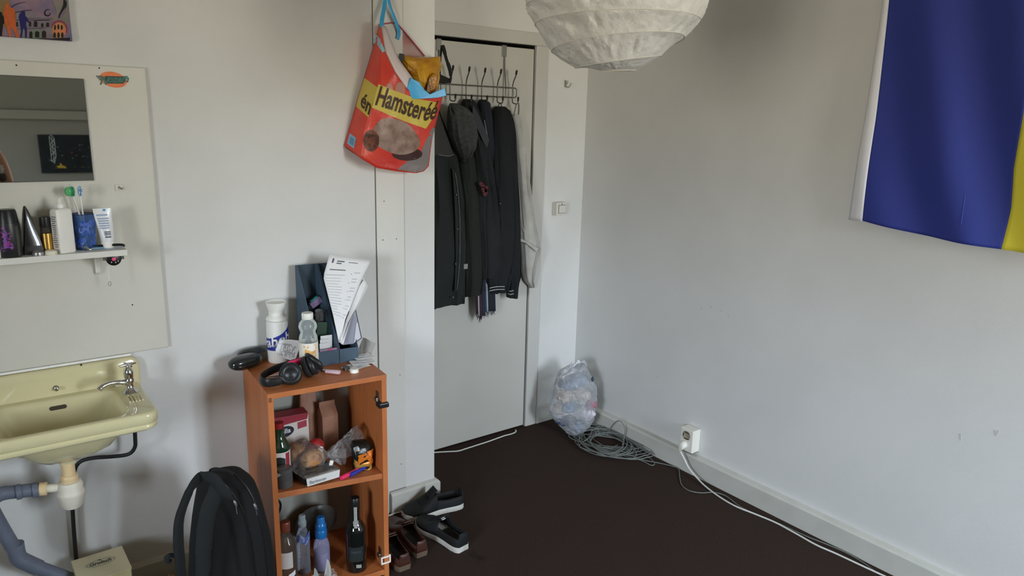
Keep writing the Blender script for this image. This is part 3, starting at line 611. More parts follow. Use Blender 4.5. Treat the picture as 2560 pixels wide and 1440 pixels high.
# ------------------------------------------------------------------ open cabinet
ZC = .787; CA = Vector((.715, 2.193, 0)); CR = -.0925
CX = Vector((math.cos(CR), math.sin(CR), 0)); CY = Vector((-math.sin(CR), math.cos(CR), 0)); CM = Matrix.Translation(CA) @ Matrix.Rotation(CR, 4, 'Z')
CWd, CD = .403, .358; ZSH = .434; ZB = .034
def cl(x, y, z): return CM @ Vector((x, y, z))
def cloc(q): q = q - CA; return Vector((q.dot(CX), q.dot(CY), q.z))
def cpl(u, v, dy): return pn(u, v, CA + CY*dy, CY)
mWood = M('beech_veneer', rgb(186,112,62), .42, bump=(30, .06, .001), var=(9, rgb(168,96,52), .35, .7, (1.0, 6.0, .6)))
mWoodE = M('beech_edge', rgb(172,102,58), .45, bump=(30, .06, .001), var=(14, rgb(154,88,50), .4, .7, (1, 1, .3)))
t = thing('cabinet', 'open doorless beech cabinet with one shelf against the white wall', 'cabinet', CA)
obj('top_panel', G().box((0,0,ZC-.018), (CWd,CD,ZC), CM), mWood, t, bevel=.0012)
obj('side_panel', G().box((.0005,.001,0), (.0185,CD,ZC-.018), CM), mWood, t, bevel=.0008)
obj('side_panel', G().box((CWd-.0185,.001,0), (CWd-.0005,CD,ZC-.018), CM), mWood, t, bevel=.0008)
def shz(x): return ZSH + .004 - .022*x/CWd                  # the shelf has dropped on its right pin
obj('shelf_board', G().box((.0185,.006,-.02), (CWd-.0185,CD-.006,0)).warp(lambda q: cl(q.x, q.y, q.z + shz(q.x))), mWoodE, t, bevel=.0008)
obj('bottom_panel', G().box((.0185,.002,.014), (CWd-.0185,CD-.004,ZB), CM), mWood, t, bevel=.0008)
obj('plinth', G().box((.0185,.03,0), (CWd-.0185,.045,.014), CM), mWood, t)
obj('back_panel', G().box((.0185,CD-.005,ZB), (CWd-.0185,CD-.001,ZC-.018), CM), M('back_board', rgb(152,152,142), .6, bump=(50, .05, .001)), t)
obj('corner_joint', G().box((.004,-.0006,ZC-.028), (.0125,.001,ZC-.013), CM).box((.007,-.0008,ZC-.026), (.009,.001,ZC-.019), CM), M('joint_dark', rgb(120,70,40), .6, bump=(50, .05, .001)), t)
for zc, mm, nm in ((.682, mBlack, 'hinge'), (.072, mWhiteP, 'hinge')):
    pl = obj(nm, G().box((CWd-.0225,.028,zc+.004), (CWd-.0186,.050,zc+.034), CM).box((CWd-.032,.022,zc+.002), (CWd-.0186,.040,zc+.016), CM), mSteel, t, bevel=.001)
    if mm is mBlack: obj('hinge_cover', G().box((CWd-.034,-.012,zc-.012), (CWd+.004,.024,zc+.006), CM), mm, pl, bevel=.004)
    else:
        g = G()
        for a, b_ in (((-.03,-.004,-.012),(.004,.002,-.007)), ((-.03,-.004,.012),(.004,.002,.017)), ((-.032,-.004,-.012),(-.027,.002,.017)), ((.0,-.004,-.010),(.005,.002,.020))): g.box((CWd+a[0],a[1],zc+a[2]), (CWd+b_[0],b_[1],zc+b_[2]), CM)
        obj('broken_cup', g, mm, pl, bevel=.001)

# --- things on the cabinet top
def top(u, v): return pz(u, v, ZC)
# white sports bottle
p = cl(.119, .320, ZC)
t = thing('sports_bottle', 'white squeeze sports bottle with blue lettered band on cabinet top', 'bottle', p)
R_ = .0375
SB = 1.09
obj('body', G().lathe([(a, b*SB) for a, b in [(.034,0),(.0365,.004),(R_,.012),(R_,.128),(.0355,.138),(.0345,.139)]], 32, T(p)), M('bottle_white', rgb(226,226,220), .45, bump=(60, .05, .001)), t, True)
obj('cap', G().lathe([(a, b*SB) for a, b in [(.0345,.139),(.0375,.142),(.0375,.147),(.034,.152),(.027,.157),(.0265,.170),(.0275,.172),(.034,.193),(.0365,.201),(.0345,.2015),(.030,.196),(.001,.194)]], 32, T(p)), mWhiteP, t, True)
va = math.atan2(p.x, p.y)           # bearing of the camera seen from the bottle
def bm_(a, z, o=.0005): return Vector((p.x - (R_+o)*math.sin(va + a), p.y - (R_+o)*math.cos(va + a), ZC + z*SB))
def bandz(a, s_):
    lo = .044 + .010*max(0, -a); hi = .084 + .034*max(0, (-a+1.0)/2.2)**1.6; return lo + (hi-lo)*s_
g = G().grid(lambda i, j: bm_(1.45 - 2.9*i, bandz(1.45 - 2.9*i, j)), 28, 3); obj('blue_band', g, M('band_blue', rgb(34,50,146), .45, bump=(60, .05, .001)), t, True)
g = G(); lettering(g, 'rabobank', lambda x, y: bm_(1.62 - x/R_, .049 + y + .22*x, .0011), h=.034, bold=.02); obj('lettering', g, mWhiteP, t)
# juice bottle
p = cl(.188, .178, ZC)
t = thing('juice_bottle', 'clear ribbed juice bottle with white cap and orange fruit label', 'bottle', p)
va2 = math.atan2(p.x, p.y)
pr = [(.024,0),(.0305,.003),(.032,.010),(.032,.095),(.031,.108),(.0255,.121),(.0262,.125),(.031,.136),(.0315,.142),(.029,.152),(.020,.162),(.0165,.166),(.0165,.17)]
KJ = 1.11; pr = [(a, b*KJ) for a, b in pr]
obj('body', G().lathe(pr, 36, T(p)), film('bottle_clear', rgb(214,220,216), .20, .05), t, True)
obj('cap', G().lathe([(.0185,.183),(.0195,.185),(.0195,.202),(.018,.2045),(.001,.205)], 28, T(p)), mWhiteP, t, True)
def jm(a, z, o=.0006): return Vector((p.x - (.032+o)*math.sin(va2 + a), p.y - (.032+o)*math.cos(va2 + a), ZC + z*KJ))
obj('label', G().grid(lambda i, j: jm(2.8*(1-2*i), .008+.084*j), 40, 2), M('label_white', rgb(232,226,212), .5, bump=(60, .05, .001)), t, True)
g = G().grid(lambda i, j: jm(.45 - 1.25*i + .04*math.sin(9*j), .043+.026*j + .003*math.sin(7*i)), 14, 3, ); obj('orange_splash', g, M('label_orange', rgb(222,150,60), .5, var=(160, rgb(236,186,96), .4, .65)), t, True)
g = G(); lettering(g, 'VITAM', lambda x, y: jm(.30 - x/.032, .050 + y, .0012), w=.030, bold=.02); obj('lettering', g, mWhiteP, t)
g = G()
for k in range(14):
    a, z = random.uniform(-.9, .9), random.choice([random.uniform(.012, .036), random.uniform(.072, .086)]); g.grid(lambda i, j: jm(a + .07*(i-.5)*2, z + .0022*(j-.5)*2, .001), 1, 1)
obj('label_specks', g, M('label_orange', rgb(222,150,60)), t)
g = G().grid(lambda i, j: jm(.18 - .5*i, .024+.010*j + .003*math.sin(12*i), .0011), 8, 1); obj('green_leaf', g, M('label_green', rgb(92,172,130), .5, bump=(60, .05, .001)), t)
# open glasses case
t = thing('glasses_case', 'open glossy black glasses case on the cabinet corner', 'case', cl(.03, .24, ZC))
mCase = M('case_black', rgb(34,38,38), .18, bump=(200, .03, .0005), coat=.3); mCaseIn = M('case_lining', rgb(48,44,44), .8, bump=(200, .3, .001))
q0 = cl(-.002, .290, ZC+.024)
def shell(c, rx, ry, rz_, rot, tilt, up):
    Mx = Matrix.Rotation(rot, 3, 'Z') @ Matrix.Rotation(tilt, 3, 'X'); rings = []
    for j in range(8):
        a = pi/2*j/7
        rings.append([c + Mx @ Vector((rx*math.copysign(abs(math.cos(b))**.8, math.cos(b))*math.cos(a)**.7, ry*math.copysign(abs(math.sin(b))**.8, math.sin(b))*math.cos(a)**.7, up*rz_*math.sin(a))) for b in [2*pi*k/32 for k in range(32)]])
    return rings
lo = shell(q0, .062, .03, .024, .32, .1, -1)
obj('base', G().loft(lo, False, False).loft([lo[0], [v_ + Vector((0,0,.006)) for v_ in lo[0]]], False, False), mCase, t, True, solid=.002)
hi = shell(q0 + Vector((.0,-.002,.004)), .0625, .0305, .022, .32, .1, 1)
obj('cover', G().loft(hi, False, True), mCase, t, True)
bk = shell(q0 + Vector((.038,.052,.010)), .050, .03, .022, .15, -.2, 1)
obj('lid', G().loft(bk, False, True), mCase, t, True)
obj('lining', G().loft([[v_*1 for v_ in bk[0]], [v_ + Vector((0,0,-.002)) for v_ in bk[0]]]), mCaseIn, t, True)
# white printed card
t = thing('blister_card', 'white rounded card with printed text leaning against the sports bottle', 'card', cl(.155, .21, ZC))
def cd(x, y, h=0): return cpl(x, y, .262 + h)
poly = [(703,849.5),(728,849),(751,852),(754,855),(751,863),(741,893),(737,900),(730,902),(712,896),(694,886),(689.5,881),(689,873),(697,855)]
obj('card', G().prism(poly, cd, .0015), mPaper, t, bevel=.0004)
def ck(a, b, h=0):                     # along the print lines / down the card
    return cd(702 + 42*a - 8*b, 855.5 + 12*a*.45 + 33*b + 3*a*b, -.0004 + h)
g = G(); random.seed(5)
for k in range(11):
    x_ = .16 + k*.075; y_ = .05
    while y_ < .95:
        l_ = random.uniform(.06, .2)
        if random.random() < .8: g.add([ck(x_, y_), ck(x_, min(.98, y_+l_)), ck(x_+.04, min(.98, y_+l_)), ck(x_+.04, y_)], [(0,1,2,3)])
        y_ += l_ + .04
obj('print', g, mInk, t)
obj('black_rule', G().add([ck(.09, .02), ck(.09, 1), ck(.105, 1), ck(.105, .02)], [(0,1,2,3)]), mDark, t)
for b_ in (.12, .85): obj('punch_hole', G().add([ck(-.03 + .022*math.cos(a), b_ + .03*math.sin(a)) for a in [2*pi*k/10 for k in range(10)]], [tuple(range(10))]), mDark, t)
# lipstick-like tube, pale stub
p = cl(.178, .255, ZC)
t = thing('brown_tube', 'small brown cosmetic tube between the card and juice bottle', 'tube', p)
mB = Matrix.Translation(p + Vector((0,0,.0105))) @ Matrix.Rotation(CR+.15, 4, 'Z') @ Matrix.Rotation(-pi/2, 4, 'X')
obj('case', G().lathe([(.001,-.03),(.0095,-.03),(.0105,-.028),(.0105,.012),(.001,.013)], 20, mB @ Matrix.Translation((0,0,.018))), M('tube_brown', rgb(122,88,80), .3, bump=(90, .05, .001)), t, True)
obj('end', G().lathe([(.001,-.046),(.008,-.0455),(.0098,-.043),(.0098,-.0305),(.001,-.030)], 20, mB @ Matrix.Translation((0,0,.018))), M('tube_wine', rgb(92,36,40), .25, bump=(90, .05, .001)), t, True)
p = cl(.118, .150, ZC)
t = thing('ear_plug', 'small pale pink stub lying behind the headphones', 'earplug', p)
obj('foam', G().tube([p + Vector((0,0,.006)), p + CX*.012 + CY*.012 + Vector((0,0,.014)), p + CX*.018 + CY*.016 + Vector((0,0,.018))], [.004,.005,.0055,.004], 12, 3), M('foam_pink', rgb(214,176,168), .8, bump=(200, .2, .0005)), t, True)
# headphones
t = thing('headphones', 'black over-ear headphones with red linings lying on cabinet front', 'headphones', cl(.12, .07, ZC))
mHp = M('headphone_black', rgb(28,30,31), .38, bump=(120, .06, .001)); mPad = M('ear_pad', rgb(34,35,36), .7, bump=(90, .2, .001)); mRed = M('lining_red', rgb(196,34,84), .7, bump=(200, .3, .001))
def hcl(x, y, z): return cl(x-.013, y+.019, z)
HM = CM @ Matrix.Translation((-.013, .019, 0))
c1 = hcl(.105, .042, ZC+.036); n1 = (-CY*.86 + Vector((0,0,.42)) - CX*.18).normalized()
def facing(c, n): return Matrix.Translation(c) @ n.to_track_quat('Z', 'Y').to_matrix().to_4x4()
obj('ear_cup', G().lathe([(.030,-.012),(.036,-.008),(.0375,.0),(.036,.007),(.030,.011),(.024,.0115),(.022,.010),(.017,.010),(.015,.012),(.001,.0125)], 36, facing(c1, n1)), mHp, t, True)
obj('ear_pad', G().lathe([(.022,-.030),(.030,-.032),(.036,-.028),(.0375,-.020),(.035,-.013),(.028,-.012),(.020,-.014)], 32, facing(c1, n1), False, False), mPad, t, True)
c2 = hcl(.192, .085, ZC+.040); n2 = (CX*.80 - CY*.35 + Vector((0,0,.35))).normalized()
obj('ear_cup', G().lathe([(.030,-.010),(.035,-.006),(.036,.0),(.034,.008),(.028,.012),(.020,.013),(.001,.0135)], 32, facing(c2, n2)), mHp, t, True)
obj('ear_pad', G().lathe([(.020,-.030),(.029,-.032),(.035,-.028),(.0365,-.020),(.034,-.012),(.026,-.011)], 32, facing(c2, n2), False, False), mPad, t, True)
obj('red_lining', G().lathe([(.001,-.016),(.021,-.016),(.022,-.024)], 24, facing(c2, n2), False, False), mRed, t, True)
obj('red_lining', G().lathe([(.001,-.016),(.022,-.016),(.023,-.026)], 24, facing(c1, n1), False, False), mRed, t, True)
obj('headband', G().tube([hcl(.074,.034,ZC+.022), hcl(.050,.034,ZC+.019), hcl(.028,.040,ZC+.018), hcl(.016,.060,ZC+.019), hcl(.022,.090,ZC+.022), hcl(.050,.112,ZC+.028), hcl(.090,.122,ZC+.036), hcl(.130,.118,ZC+.044), hcl(.165,.108,ZC+.052), hcl(.184,.094,ZC+.062)], .0042, 12, 5, flat=3.6, up=(0,0,1)), mHp, t, True)
obj('band_cushion', G().tube([hcl(.118,.115,ZC+.044), hcl(.140,.110,ZC+.049), hcl(.162,.103,ZC+.054)], .0034, 10, 4, flat=3.0, up=(0,0,1)), mRed, t, True)
obj('slider', G().box((.040,.028,ZC+.026), (.070,.031,ZC+.031), HM).box((.034,.040,ZC+.035), (.066,.043,ZC+.039), HM), mChrome, t)
obj('yoke', G().tube([hcl(.176,.100,ZC+.075), hcl(.180,.070,ZC+.074), hcl(.205,.055,ZC+.05), hcl(.212,.060,ZC+.03)], [.006,.008,.009,.008], 10, 4), mHp, t, True)
# lighter
p = cl(.222, .112, ZC); q = cl(.258, .078, ZC)
t = thing('lighter', 'pale pink cigarette lighter lying right of the headphones', 'lighter', p)
d_ = (q-p).normalized(); sd = Vector((-d_.y, d_.x, 0))
def lg(a, w_, h_): return [p + d_*a + sd*(w_*math.cos(b)) + Vector((0,0,.008 + h_*math.sin(b))) for b in [2*pi*k/16 for k in range(16)]]
obj('body', G().loft([lg(.004,.008,.006), lg(.006,.0095,.0068), lg(.050,.0105,.0075), lg(.055,.0095,.0065), lg(.056,.006,.004)]), M('lighter_pink', rgb(206,180,186), .25, bump=(60, .05, .001)), t, True)
obj('metal_head', G().loft([lg(-.012,.006,.005), lg(-.011,.008,.0065), lg(.005,.008,.0065)]), mChrome, t, True)
obj('wheel', G().ball(p - d_*.010 + Vector((0,0,.011)), (.005,.005,.005), 12, 8), M('wheel_dark', rgb(50,30,30), .4, bump=(200, .3, .001)), t, True)
# bottle caps
for (x_, y_, nm, lab, m_, R_, h_) in ((*cloc(top(866, 924))[:2], 'tin_lid', 'grey metal bottle cap on cabinet top near the receipts', M('cap_grey', rgb(112,112,108), .35, .7, bump=(90, .1, .001)), .0125, .011), (*cloc(top(886, 930))[:2], 'screw_lid', 'white plastic bottle cap on cabinet top near the receipts', mWhiteP, .0145, .013)):
    p = cl(x_, y_, ZC); t = thing(nm, lab, 'cap', p)
    obj('skirt', G().lathe([(R_*1.05,0),(R_*1.05,.002),(R_,.003),(R_,h_*.85)], 26, T(p)), m_, t, True)
    obj('top', G().lathe([(R_,h_*.85),(R_*.92,h_),(.001,h_)], 26, T(p)), m_, t, True)
# receipts
random.seed(11)
for k, (x_, y_, w_, h_, rz, zz, lab) in enumerate(((*cloc(top(890,917))[:2],.088,.056,.30,.0006,'crumpled white receipt, lowest of the pile on cabinet right'), (*cloc(top(906,908))[:2],.085,.052,-.10,.004,'creased white receipt in the middle of the pile on cabinet right'), (*cloc(top(907,898))[:2],.070,.05,.12,.009,'white receipt with faint print, topmost at the file front'), (*cloc(top(912,887))[:2],.055,.06,.5,.003,'folded grey paper slip sticking up beside the dark file'))):
    p = cl(x_, y_, ZC)
    t = thing('receipt', lab, 'receipt', p, 'receipts on the cabinet top')
    Mr = Matrix.Translation(p) @ Matrix.Rotation(CR + rz, 4, 'Z')
    def rf(i, j, k=k, w_=w_, h_=h_, zz=zz, Mr=Mr):
        x0, y0 = (i-.5)*w_, (j-.5)*h_
        up = .004*abs(mnoise.noise(Vector((i*2.2+k*7, j*2.2, 3)))) + .0035*i*j + (max(0, i-.45)*.07 + .01*j if k == 3 else 0)
        return Mr @ Vector((x0, y0, zz + up))
    obj('paper', G().grid(rf, 12, 8), M('paper_grey', rgb(176,174,168), .8, bump=(60, .1, .001)) if k == 3 else mPaper, t, solid=.0004)
    g = G()
    for r_ in range(5):
        if k == 3: break
        j = .2 + r_*.14; i0 = random.uniform(.1, .25); i1 = random.uniform(.5, .9)
        g.grid(lambda i, jj: rf(i0 + (i1-i0)*i, j + jj*.035) + Vector((0,0,.0006)), 8, 1)
    if k < 3: obj('print', g, M('faded_ink', rgb(160,160,162), .8, bump=(90, .05, .001)), t)
# magazine files
def fl(x, y, z): return cl(x - max(0, y-.19)*.16, y, z)
mFile = M('file_slate_blue', rgb(62,82,98), .55, bump=(40, .08, .001)); mFileIn = M('file_inner', rgb(44,60,72), .65, bump=(40, .08, .001))
FB = .352; FF = .190; FH = .338
def mfile(nm, x0, x1, lab):
    t = thing(nm, lab, 'magazine file', cl(x0, FF, ZC), 'slate blue magazine files')
    th = .0022
    side = [(FF, 0), (FB, 0), (FB, FH), (FB-.016, FH), (FF, .052)]
    for xx in (x0, x1-th): obj('side_panel', G().prism(side, lambda a, b_, h: fl(xx+h, a, ZC+b_), th), mFile, t)
    obj('back_panel', G().box((x0+th, FB-th, ZC), (x1-th, FB, ZC+FH)).warp(lambda q: fl(*q)), mFileIn, t)
    obj('front_lip', G().box((x0+th, FF, ZC), (x1-th, FF+th, ZC+.052)).warp(lambda q: fl(*q)), mFile, t)
    obj('floor', G().box((x0+th, FF+th, ZC), (x1-th, FB-th, ZC+th)).warp(lambda q: fl(*q)), mFileIn, t)
    return t
mfile('magazine_file', .226, .300, 'left slate blue cardboard magazine file holding odds and ends')
mfile('magazine_file', .302, .372, 'right slate blue cardboard magazine file stuffed with paper sheets')
# contents of the left file
def inbox(nm, lab, cat, m_, a, b_, rot=(0,0), grp=None, bev=.002):
    c = (Vector(a)+Vector(b_))/2; Mx = CM @ Matrix.Translation(c) @ Matrix.Rotation(rot[0], 4, 'Y') @ Matrix.Rotation(rot[1], 4, 'X'); h_ = (Vector(b_)-Vector(a))/2
    o = obj(nm, G().box(-h_, h_, Mx), m_, None, bevel=bev); tag(o, lab, cat, grp); return o
t = thing('eraser', 'purple and teal eraser block tilted high inside the left file', 'eraser', cl(.263, .30, ZC+.2))
Mx = CM @ Matrix.Translation((.262, .312, ZC+.205)) @ Matrix.Rotation(-.55, 4, 'Y')
obj('sleeve', G().box((-.026,-.008,-.012), (.020,.008,.012), Mx), M('eraser_purple', rgb(116,98,132), .6, bump=(90, .1, .001)), t, bevel=.002)
obj('teal_end', G().box((-.020,-.0082,.012), (.014,.0082,.018), Mx), M('eraser_teal', rgb(44,116,104), .6, bump=(90, .1, .001)), t, bevel=.002)
t = thing('clear_wrapper', 'crinkled clear wrapper tucked in the left file below the eraser', 'wrapper', cl(.27, .29, ZC+.14))
obj('film', G().ball(cl(.268, .295, ZC+.155), (.024,.016,.026), 18, 12).warp(lambda q: q + mnoise.noise_vector(q*70)*.011), film('wrapper_film', rgb(150,148,146), .22, .1, bump=(90, 1, .01)), t)
t = thing('notepad', 'pale notepad standing at the front of the left file', 'notepad', cl(.27, .23, ZC))
for k in range(3): obj('sheet', G().box((.238+k*.004, .215+.006*k, ZC+.003), (.270+k*.009, .2165+.006*k, ZC+.075+.012*k), CM), mPaper, t)
inbox('pink_booklet', 'pink and grey booklet peeking over the left file front lip', 'booklet', M('booklet', rgb(150,130,150), .5, var=(60, rgb(190,70,120), .5, .6)), (.232, .196, ZC+.003), (.296, .206, ZC+.057), bev=.001)
inbox('green_card', 'dark green card standing behind the notepad in the left file', 'card', M('card_green', rgb(40,66,50), .5, bump=(90, .1, .001)), (.240, .262, ZC+.003), (.292, .266, ZC+.14), (.1, .05), bev=.0008)
# papers in the right file, leaning and curling to the right
SH = [([(847,856),(832,786),(808,692),(824,636)], [(851,857),(863,799),(906,694),(929,650)], 'front white form with printed lines leaning out of the right file'),
      ([(851,857),(866,800),(905,697),(908,690)], [(854,859),(872,812),(915,728),(922,714)], 'white sheet curling right behind the printed form in the right file'),
      ([(850,857),(865,800),(900,712),(911,698)], [(853,859),(870,806),(905,740),(918,705)], 'thin white sheet between the form and the outermost curled sheet'),
      ([(853,860),(866,820),(880,775),(889,760)], [(858,862),(876,800),(888,775),(894,764)], 'short white sheet at the right, curling over the grey folder')]
for k, (Lp, Rp, lab) in enumerate(SH):
    t = thing('paper_sheet', lab, 'paper', cl(.33, .25, ZC), 'papers in the right file')
    def sf(i, j, k=k, Lp=Lp, Rp=Rp):
        js = [0, .33, .8, 1]
        u = lerp(js, [q[0] for q in Lp], j)*(1-i) + lerp(js, [q[0] for q in Rp], j)*i; v = lerp(js, [q[1] for q in Lp], j)*(1-i) + lerp(js, [q[1] for q in Rp], j)*i
        return cpl(u, v, (.203 + .075*j if k in (0, 1) else .200 + .06*j) - .004*k - .02*i*math.sin(pi*j))
    obj('sheet', G().grid(sf, 10, 18), mPaper, t, True, solid=.0005)
    if k == 0:
        def on(i, j): return sf(i, j) - CY*.0016
        g = G(); random.seed(2)
        for r_ in range(15):
            j = .34 + r_*.034; i0 = .05; i1 = random.uniform(.35, .6); g.grid(lambda i, jj: on(i0 + (i1-i0)*i, j + jj*.008), 6, 1)
        for r_ in range(17):
            j = .3 + r_*.034
            if r_ % 3: g.grid(lambda i, jj: on(.74 + .2*i*random.Random(r_).uniform(.6, 1), j + jj*.010), 4, 1)
        obj('form_lines', g, M('faint_ink', rgb(186,188,194), .8, bump=(90, .05, .001)), t)
        g = G()
        for r_ in range(6): g.grid(lambda i, jj: on(.67 + .018*i, .34 + r_*.098 + jj*.008), 1, 1)
        g.grid(lambda i, jj: on(.10 + .40*i, .865 + jj*.008), 8, 1); g.grid(lambda i, jj: on(.10 + .04*i, .93 + jj*.04), 2, 1); g.grid(lambda i, jj: on(.22 + .18*i, .945 + jj*.010), 4, 1); g.grid(lambda i, jj: on(.22 + .12*i, .925 + jj*.010), 4, 1); g.grid(lambda i, jj: on(.5 + .22*i, .945 + jj*.006), 4, 1)
        obj('form_heading', g, M('dark_ink', rgb(84,86,94), .8, bump=(90, .05, .001)), t)
t = thing('grey_folder', 'grey card folder with dark edge standing in the right file', 'folder', cl(.36, .27, ZC))
def fo(u, v, d=.0): return cpl(u, v, .205 + d)
obj('cover', G().prism([(858,862),(874,799),(889,776),(903,845),(885,859)], lambda a, b_, h: fo(a, b_, h), .002), M('folder_grey', rgb(140,142,154), .6, bump=(60, .1, .001)), t)
obj('dark_edge', G().tube([fo(889,775), fo(904,845), fo(884,860)], .0013, 6), mBlack, t)
obj('pale_flap', G().prism([(885,857),(891,805),(895,808),(902,844)], lambda a, b_, h: fo(a, b_, h-.002), .0015), M('flap_pale', rgb(196,198,206), .6, bump=(60, .1, .001)), t)

# --- things on the cabinet shelf
def onshelf(x, y): return cl(x, y, shz(x))
def sh(u, v):
    q = cloc(pz(u, v, ZSH-.008)); return q.x, q.y
mRedC = M('carton_red', rgb(150,40,56), .5, bump=(60, .05, .001))
# tea carton
t = thing('tea_carton', 'red and white food carton with dark oval at shelf back left', 'box', onshelf(.12, .28))
Mx = Matrix.Translation(onshelf(.118, .262)) @ Matrix.Rotation(CR-.02, 4, 'Z')
obj('carton', G().box((-.092,-.03,0), (.075,.03,.172), Mx), M('carton_white', rgb(214,208,200), .5, bump=(60, .05, .001)), t, bevel=.0015)
def fr(x, z, o=.0006): return Mx @ Vector((x, -.03-o, z))
obj('red_top', G().add([fr(-.092,.172), fr(.075,.172), fr(.07,.150), fr(-.01,.142), fr(-.092,.118)], [(0,1,2,3,4)]).box((-.0915,-.0298,.1722), (.0745,.0298,.1728), Mx), mRedC, t)
obj('red_panel', G().add([fr(.035,.142), fr(.068,.147), fr(.068,.122), fr(.035,.117)], [(0,1,2,3)]), M('carton_pink', rgb(170,60,76), .5, bump=(60, .05, .001)), t)
obj('oval', G().add([fr(-.012 + .034*math.cos(a), .115 + .021*math.sin(a)+.12*.034*math.cos(a), .0010) for a in [2*pi*k/22 for k in range(22)]], [tuple(range(22))]), M('oval_dark', rgb(38,34,52), .5, bump=(60, .05, .001)), t)
g = G(); lettering(g, 'vella', lambda x, y: fr(-.036 + x, .106 + y + x*.12, .0014), w=.046, bold=.015); obj('lettering', g, mPaper, t)
# green bottle
p = onshelf(.058, .115)
t = thing('green_bottle', 'dark green glass bottle with white label at shelf left', 'bottle', p)
mGG = M('green_glass', rgb(24,52,34), .08, bump=(20, .02, .001), coat=.5)
obj('glass', G().lathe([(.030,0),(.033,.004),(.033,.115),(.030,.128),(.021,.145),(.0165,.156),(.0155,.185)], 28, T(p)), mGG, t, True)
obj('cap', G().lathe([(.0165,.183),(.017,.186),(.017,.203),(.001,.205)], 24, T(p)), M('red_cap', rgb(140,36,40), .4, bump=(60, .05, .001)), t, True)
vb = math.atan2(p.x, p.y)
def gm(a, z, o=.0006): return Vector((p.x - (.033+o)*math.sin(vb+a), p.y - (.033+o)*math.cos(vb+a), p.z + z))
obj('label', G().grid(lambda i, j: gm(1.5 - 3*i, .035+.070*j), 24, 2), M('label_white2', rgb(214,208,200), .5, bump=(60, .05, .001)), t, True)
obj('label_red', G().grid(lambda i, j: gm(-.55 - .5*i, .035+.066*j, .0011), 6, 1), mRedC, t)
obj('label_dark', G().grid(lambda i, j: gm(.7 - 1.2*i, .030+.052*j + .008*math.sin(pi*i)*(2*j-1), .0012), 10, 1), M('label_dark', rgb(30,40,34), .5, bump=(60, .05, .001)), t)
# clear jar
x, y = .052, .045; p = onshelf(x, y)
t = thing('glass_jar', 'small clear glass jar at the front left of the shelf', 'jar', p)
obj('glass', G().lathe([(.022,0),(.026,.003),(.026,.045),(.023,.052),(.023,.058)], 26, T(p)), film('jar_glass', rgb(150,150,148), .16, .06), t, True)
obj('contents', G().lathe([(.001,.003),(.0235,.003),(.0235,.03),(.001,.032)], 22, T(p)), M('dark_spice', rgb(46,36,30), .8, bump=(200, .5, .002)), t, True)
obj('lid', G().lathe([(.0245,.057),(.025,.059),(.025,.068),(.001,.070)], 26, T(p)), film('jar_lid', rgb(120,118,116), .4, .1), t, True)
# brown drink carton and paper bag
t = thing('drink_carton', 'brown gable topped carton standing at the shelf back', 'carton', onshelf(.275, .26))
Mx = Matrix.Translation(onshelf(.272, .262)) @ Matrix.Rotation(CR+.05, 4, 'Z')
mBr = M('carton_brown', rgb(150,108,84), .6, bump=(60, .05, .001), var=(20, rgb(140,98,76), .4, .7))
obj('body', G().box((-.030,-.030,0), (.030,.030,.150), Mx), mBr, t, bevel=.001)
obj('gable', G().add([Mx @ Vector(q) for q in ((-.030,-.030,.150),(.030,-.030,.150),(.030,.030,.150),(-.030,.030,.150),(-.030,0,.185),(.030,0,.185),(-.030,0,.2),(.030,0,.2))], [(0,1,5,4),(2,3,4,5),(0,4,3),(1,2,5),(4,5,7,6)]), mBr, t)
p = onshelf(.215, .31)
t = thing('brown_paper_bag', 'brown paper bag standing behind the carton in the dark corner', 'bag', p)
rings = []
for z, w_, d_ in ((0,.036,.024),(.08,.036,.026),(.15,.034,.022),(.19,.030,.012),(.225,.029,.003)):
    rings.append([p + CX*(w_*math.copysign(abs(math.cos(a))**.5, math.cos(a))) + CY*(d_*math.copysign(abs(math.sin(a))**.5, math.sin(a))) + Vector((0,0,z)) for a in [2*pi*k/20 for k in range(20)]])
obj('paper', G().loft(rings).warp(lambda q: q + mnoise.noise_vector(q*30)*.004), mBr, t, False)
# bread bag with two rolls and an apple
t = thing('bread_bag', 'clear plastic bag of bread rolls tied with a white clip', 'bag', onshelf(.19, .12))
mBun = M('bread_crust', rgb(176,118,66), .55, bump=(60, .15, .002), var=(16, rgb(202,158,104), .4, .7))
obj('roll', G().ball(onshelf(.165, .115) + Vector((0,0,.052)), (.05,.036,.033), 22, 14, Matrix.Rotation(.5, 3, 'Z')), mBun, t, True)
obj('roll', G().ball(onshelf(.122, .165) + Vector((0,0,.060)), (.046,.036,.035), 22, 14, Matrix.Rotation(-.3, 3, 'Z')), mBun, t, True)
obj('wrapper_print', G().ball(onshelf(.190, .150) + Vector((0,0,.080)), (.032,.028,.028), 20, 12), M('bag_red_print', rgb(150,40,40), .35, bump=(40, .3, .003), var=(40, rgb(178,60,56), .45, .7)), t, True)
obj('white_patch', G().ball(onshelf(.200, .124) + Vector((0,0,.074)), (.012,.008,.014), 14, 8), mPaper, t, True)
def bagf(i, j):
    a = 2*pi*i; xx = .075 + .20*j; r1 = lerp([0,.1,.35,.6,.72,.8,1], [.006,.045,.062,.045,.012,.02,.05], j)
    q = onshelf(xx, .135 - .02*j) + CY*(r1*math.cos(a)*.95) + Vector((0,0, .058 - .006*j + r1*math.sin(a)*.88))
    n_ = mnoise.noise_vector(q*45)*.011*(1 if .05 < j < .98 else .3); q = q + n_; q.z = max(q.z, shz(xx)+.004); return q
obj('film', G().grid(bagf, 30, 30), mWrap, t, False)
